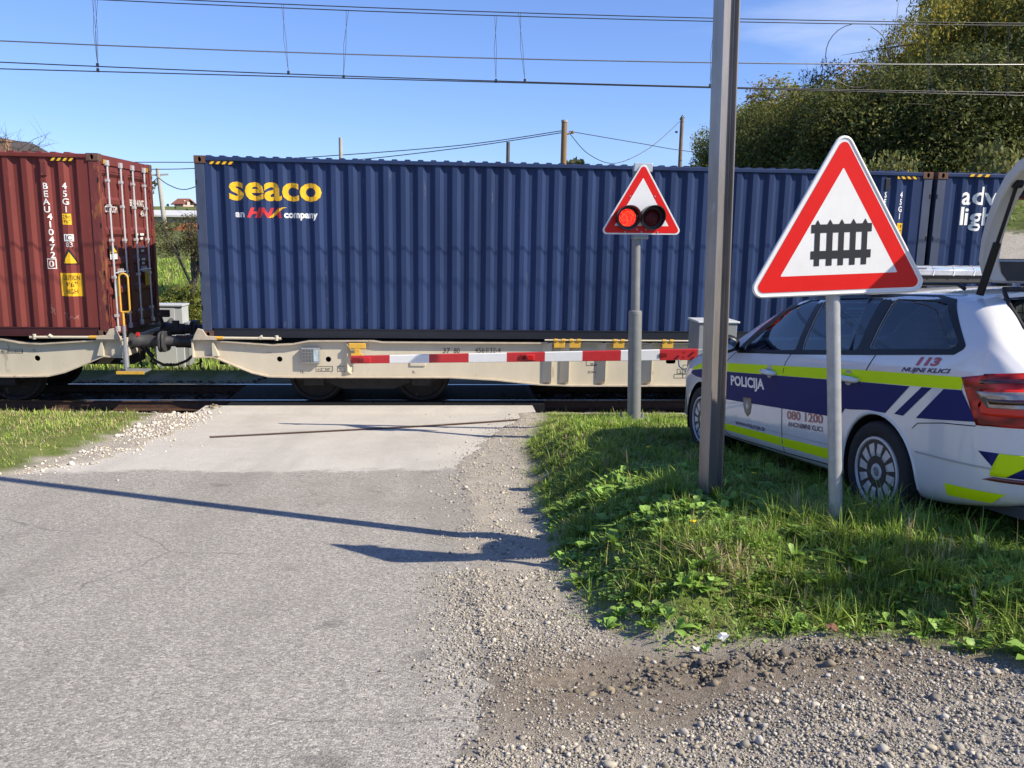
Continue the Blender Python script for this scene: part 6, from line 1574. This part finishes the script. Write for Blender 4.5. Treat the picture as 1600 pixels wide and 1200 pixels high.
# wheel arch liners, wheels
for xc in (1.085, 3.771):
    for s in (1, -1):
        b = MB(); n = 20; vs = []
        for i in range(n+1):
            a = -.35+(math.pi+.7)*i/n
            for y in (.60, .885): vs.append((xc+.346*math.cos(a), s*y, .322+.346*math.sin(a)))
        vs2 = [(xc,s*.60,.322)]
        b.add(vs, [(2*i,2*i+1,2*i+3,2*i+2) for i in range(n)]); b.add([(xc+.35*math.cos(2*math.pi*i/24), s*.60, .322+.35*math.sin(2*math.pi*i/24)) for i in range(24)], [tuple(range(24))])
        b.build('wheel_arch', M_seal, body)
        # painted lip of the arch
        b = MB(); pts = []
        for i in range(25):
            a = -.12+(math.pi+.24)*i/24; x_, z_ = xc+.358*math.cos(a), .322+.358*math.sin(a); p = side_y(x_, z_)
            if p: pts.append((x_, s*(p.y-.004), z_))
        b.tube(pts, .011, 8); b.build('arch_lip', M_paint, body, smooth=60)
        w = MB(); yo = s*.885
        pr = [(.20,.02),(.235,.0),(.285,-.004),(.304,.006),(.314,.03),(.316,.10),(.316,.15),(.308,.19),(.28,.205),(.20,.20)]
        w.lathe([(r_, yo-s*d) for r_, d in pr], (xc,0,.316), 'y', 48, closed=True)
        tw = w.build('wheel', M_tyre, body, smooth=40)
        b = MB(); b.lathe([(.215, yo-s*.008),(.212, yo-s*.02),(.205, yo-s*.05),(.20,yo-s*.11),(0,yo-s*.11)], (xc,0,.316), 'y', 40); b.build('rim_barrel', M_rimd, tw, smooth=40)
        b = MB(); b.lathe([(.219, yo-s*.012),(.216, yo+s*.0),(.203, yo+s*.002),(.197, yo-s*.012)], (xc,0,.316), 'y', 48); b.build('rim', M_rimm, tw, smooth=40)
        sp = MB(); ph = .13 if xc < 2 else .4
        for k in range(12):
            a = 2*math.pi*k/12+ph; ca, sa = math.cos(a), math.sin(a)
            def P3(r_, t_, d): return (xc+r_*ca-t_*sa, yo-s*d, .316+r_*sa+t_*ca)
            vs = [P3(.045,-.014,.018),P3(.045,.014,.018),P3(.12,.026,.006),P3(.203,.045,.010),P3(.203,-.022,.010),P3(.12,-.016,.006)]
            vs2 = [P3(.045,-.014,.05),P3(.045,.014,.05),P3(.12,.026,.04),P3(.203,.045,.04),P3(.203,-.022,.04),P3(.12,-.016,.04)]
            sp.add(vs+vs2, [(0,1,2,3,4,5)]+[(i,6+i,6+(i+1)%6,(i+1)%6) for i in range(6)])
        sp.build('spokes', M_rimm, tw, bevel=.002)
        b = MB(); b.lathe([(.055,yo-s*.03),(.055,yo-s*.012),(.048,yo-s*.004),(.03,yo-s*.004),(.028,yo-s*.008),(0,yo-s*.008)], (xc,0,.316), 'y', 28); b.build('hub_cap', M_rimm, tw, smooth=40)
# roof light bar
b = MB(); pr = [(-.60,-.055),(-.60,.04),(-.56,.05),(.56,.05),(.60,.04),(.60,-.055)]
LBX, LBZ = 1.72, 1.545
lb = MB(); sec = [(-.12,0),(-.13,.03),(-.11,.062),(-.06,.072),(.06,.072),(.11,.062),(.13,.03),(.12,0)]
lb.prism([(LBX+a, LBZ+c) for a, c in sec], 'xz', -.62, .62); lbo = lb.build('light_bar', M_clear, body, smooth=50, bevel=.006)
for i in range(8):
    y = -.60+.1575*i+.02
    b = MB(); b.box(LBX-.124,y,LBZ+.012,LBX+.124,y+.11,LBZ+.05); b.build('lamp_module', M_chrome, lbo)
for i in range(9):
    y = -.62+.155*i-.004
    b = MB(); b.prism([(LBX+a*1.02, LBZ-.002+c*1.025) for a, c in sec], 'xz', y, y+.008); b.build('divider', M_chrome, lbo)
b = MB(); b.box(LBX-.10,-.45,1.50,LBX+.10,.45,LBZ); b.build('light_bar_base', M_seal, lbo)
for s in (1,-1):
    b = MB(); b.box(LBX-.05,s*.52-.04,1.42,LBX+.05,s*.52+.04,LBZ); b.build('light_bar_foot', M_seal, lbo)
    b = MB(); pts = [(.80,s*.545,1.425),(.86,s*.54,1.452),(1.2,s*.545,1.468),(2.0,s*.55,1.474),(2.35,s*.55,1.455),(2.42,s*.555,1.43)]; b.tube(pts, .012, 8); b.build('roof_rail', M_trim, body, smooth=60)
# raised tailgate: outer skin, inner trim, glass, strut
TGP = [(.665,1.448),(.690,1.50),(.688,1.58),(.655,1.70),(.60,1.82),(.53,1.93),(.455,2.02),(.36,2.085),(.20,2.13),(.02,2.155),(-.14,2.165)]
def tg_w(i): return [.50,.545,.57,.585,.60,.612,.622,.628,.625,.61,.58][i]
nT = len(TGP); nor = []
for i in range(nT):
    a, c = TGP[max(i-1,0)], TGP[min(i+1,nT-1)]; d = Vector((c[0]-a[0], c[1]-a[1])).normalized(); nor.append(Vector((-d.y, d.x)))   # towards the inner side
# nor points towards the rear/inside after the turn
sgn = -1 if nor[4].x > 0 else 1
TH = [.03,.05,.055,.06,.065,.07,.08,.085,.085,.07,.04]
g0, g1 = 3, 6           # glazed stretch of the profile
def tg_pt(i, y, d): return (TGP[i][0]+sgn*nor[i].x*d, y, TGP[i][1]+sgn*nor[i].y*d)
b = MB(); vs = []; cols = [-1,-.82,0,.82,1]
fsx = []
for lay in (0, 1):
    for i in range(nT):
        for c in cols:
            d = 0 if lay == 0 else TH[i]
            if lay == 0 and abs(c) == 1: d = TH[i]*.30
            vs.append(tg_pt(i, c*tg_w(i), d))
for lay in (0, 1):
    o0 = lay*nT*5
    for i in range(nT-1):
        for j in range(4):
            if g0-1 <= i < g1 and j in (1, 2): continue
            q = (o0+i*5+j, o0+i*5+j+1, o0+(i+1)*5+j+1, o0+(i+1)*5+j); fsx.append(q if lay == 0 else q[::-1])
N5 = nT*5
for i in range(nT-1):
    for j in (0, 4):
        fsx.append((i*5+j, (i+1)*5+j, N5+(i+1)*5+j, N5+i*5+j))
for i in range(g0-1, g1):
    for j in (1, 3): fsx.append((i*5+j, (i+1)*5+j, N5+(i+1)*5+j, N5+i*5+j))
for i in (g0-1, g1):
    for j in (1, 2): fsx.append((i*5+j, i*5+j+1, N5+i*5+j+1, N5+i*5+j))
for i in (0, nT-1):
    for j in range(4): fsx.append((i*5+j, i*5+j+1, N5+i*5+j+1, N5+i*5+j))
b.add(vs, fsx); tg = b.build('tailgate', mat('shaded_tailgate_paint', (.54,.52,.48), .45, 0, .06, 4), car, smooth=50, bevel=.008)  # white body paint greyed; the raised tailgate's shade is put into the colour
b = MB(); b.add([tg_pt(i, c*tg_w(i), TH[i]*.45) for i in range(g0-1, g1+1) for c in (-.83, .83)], [(2*i,2*i+1,2*i+3,2*i+2) for i in range(g1-g0+1)]); b.build('rear_glass', M_glassd, tg, smooth=60)
# black band round the glass and wiper motor cover on the inner side
b = MB()
for i in range(g0-1, g1):
    for s in (-1, 1):
        b.add([tg_pt(i, s*.83*tg_w(i), TH[i]*.42), tg_pt(i, s*.76*tg_w(i), TH[i]*.42), tg_pt(i+1, s*.76*tg_w(i+1), TH[i+1]*.42), tg_pt(i+1, s*.83*tg_w(i+1), TH[i+1]*.42)], [(0,1,2,3)])
for i0, i1 in ((g0-1, g0),):
    b.add([tg_pt(i0, -.83*tg_w(i0), TH[i0]*.40), tg_pt(i0, .83*tg_w(i0), TH[i0]*.40), tg_pt(i1, .83*tg_w(i1), TH[i1]*.40), tg_pt(i1, -.83*tg_w(i1), TH[i1]*.40)], [(0,1,2,3)])
b.build('glass_band', M_trim, tg)
b = MB(); b.add([tg_pt(i, c*tg_w(i), TH[i]+.006) for i in range(g1, nT-1) for c in (-.80, .80)], [(2*i,2*i+1,2*i+3,2*i+2) for i in range(nT-2-g1)]); b.build('inner_trim', M_int, tg)
b = MB(); b.add([tg_pt(i, c*tg_w(i), TH[i]+.004) for i in range(0, g0) for c in (-.82, .82)], [(2*i,2*i+1,2*i+3,2*i+2) for i in range(g0-1)]); b.build('inner_trim', M_int, tg)
for s in (1, -1):
    b = MB(); a = Vector(tg_pt(6, s*.93*tg_w(6), TH[6]*1.05)); c = Vector((.61, s*.60, 1.385)); m_ = a.lerp(c, .52)
    b.tube([a, m_], .010, 10); b.tube([m_, c], .021, 12); b.lathe([(.024,-.02),(.024,.02)], tuple(a), 'y', 12); b.build('gas_strut', M_trim, tg, smooth=50)
    b = MB(); b.tube([(.66,s*.30,1.40),(.70,s*.30,1.44),(.69,s*.30,1.50)], .018, 8); b.build('hinge', M_bar, tg)
# rubber seal round the opening
b = MB(); pts = []
for y, z in OPN+[OPN[0]]:
    h = BVH.ray_cast(Vector((-2, y, z)), Vector((1,0,0))) if z < 1.36 else (None,)
    pts.append((h[0].x+.01, y, z) if h[0] is not None else (.60, y*.98, min(z,1.415)))
b.tube(pts, .014, 8); b.build('boot_seal', M_seal, body, smooth=60)
# cabin: floor, seats, dashboard, wheel, mesh guard, notice on the far window
b = MB(); b.box(.12,-.70,.24,3.30,.70,.30); b.box(3.25,-.72,.24,3.40,.72,.92); b.box(.12,-.62,.30,1.35,.62,.55); b.build('cabin_floor', M_int, car)
b = MB(); b.prism([(3.28,.55),(3.05,.80),(2.98,.93),(3.05,1.0),(3.50,.98),(3.50,.55)], 'xz', -.74, .74); b.build('dashboard', M_int, car, bevel=.02)
b = MB(); n = 24; rr = [(2.90+.07*math.sin(2*math.pi*i/n), .37+.18*math.cos(2*math.pi*i/n), .90+.17*math.sin(2*math.pi*i/n)) for i in range(n+1)]; b.tube(rr, .015, 8, cap=False); b.tube([(2.90,.22,.89),(2.92,.37,.89),(2.90,.52,.89)], .02, 6); b.build('steering_wheel', M_seal, car, smooth=60)
def seat(x, y, w, name='seat', bench=False):
    b = MB(); b.box(x-.05,y-w/2,.32,x+.46,y+w/2,.50); b.prism([(x-.02,.45),(x+.12,.45),(x-.10,1.05),(x-.20,1.05)], 'xz', y-w/2, y+w/2)
    o = b.build(name, M_seat, car, bevel=.03, segs=3)
    for yy in ([y] if not bench else [y-.42, y, y+.42]):
        b = MB(); b.box(x-.25,yy-.12,1.08,x-.14,yy+.12,1.25); b.build('headrest', M_seat, o, bevel=.03, segs=3)
seat(2.35, .37, .48); seat(2.35, -.37, .48); seat(1.50, 0, 1.25, 'rear_bench', True)
b = MB()
for i in range(24): b.tube([(1.12,-.62+i*.054,.62),(1.12,-.56+i*.0487,1.36)], .003, 4)
for i in range(14): b.tube([(1.12,-.62+.003*i,.64+i*.054),(1.12,.62-.003*i,.64+i*.054)], .003, 4)
b.build('cargo_guard', M_seal, car)
pts = [side_y(x, z) for x, z in ((1.80,1.06),(1.50,1.06),(1.55,1.33),(1.80,1.33))]
b = MB(); b.add([(p.x, p.y-.035, p.z) for p in pts], [(0,1,2,3)]); no = b.build('paper_notice', mat('notice_paper', (.80,.82,.78), .6, 0, .3, 26), car)
b = MB(); b.add([(p.x, p.y-.031, p.z) for p in [side_y(x, z) for x, z in ((1.79,1.07),(1.51,1.07),(1.525,1.13),(1.79,1.13))]], [(0,1,2,3)]); b.build('notice_band', mat('notice_green', (.33,.42,.12), .6), no)
b = MB()
for z in (1.30, 1.28, 1.26): b.add([(p.x, p.y-.029, p.z) for p in [side_y(x, zz) for x, zz in ((1.78,z),(1.58,z),(1.58,z+.012),(1.78,z+.012))]], [(0,1,2,3)])
b.add([(p.x, p.y-.029, p.z) for p in [side_y(x, zz) for x, zz in ((1.76,1.15),(1.56,1.15),(1.60,1.22),(1.70,1.24))]], [(0,1,2,3)])
b.build('notice_print', M_blk, no)
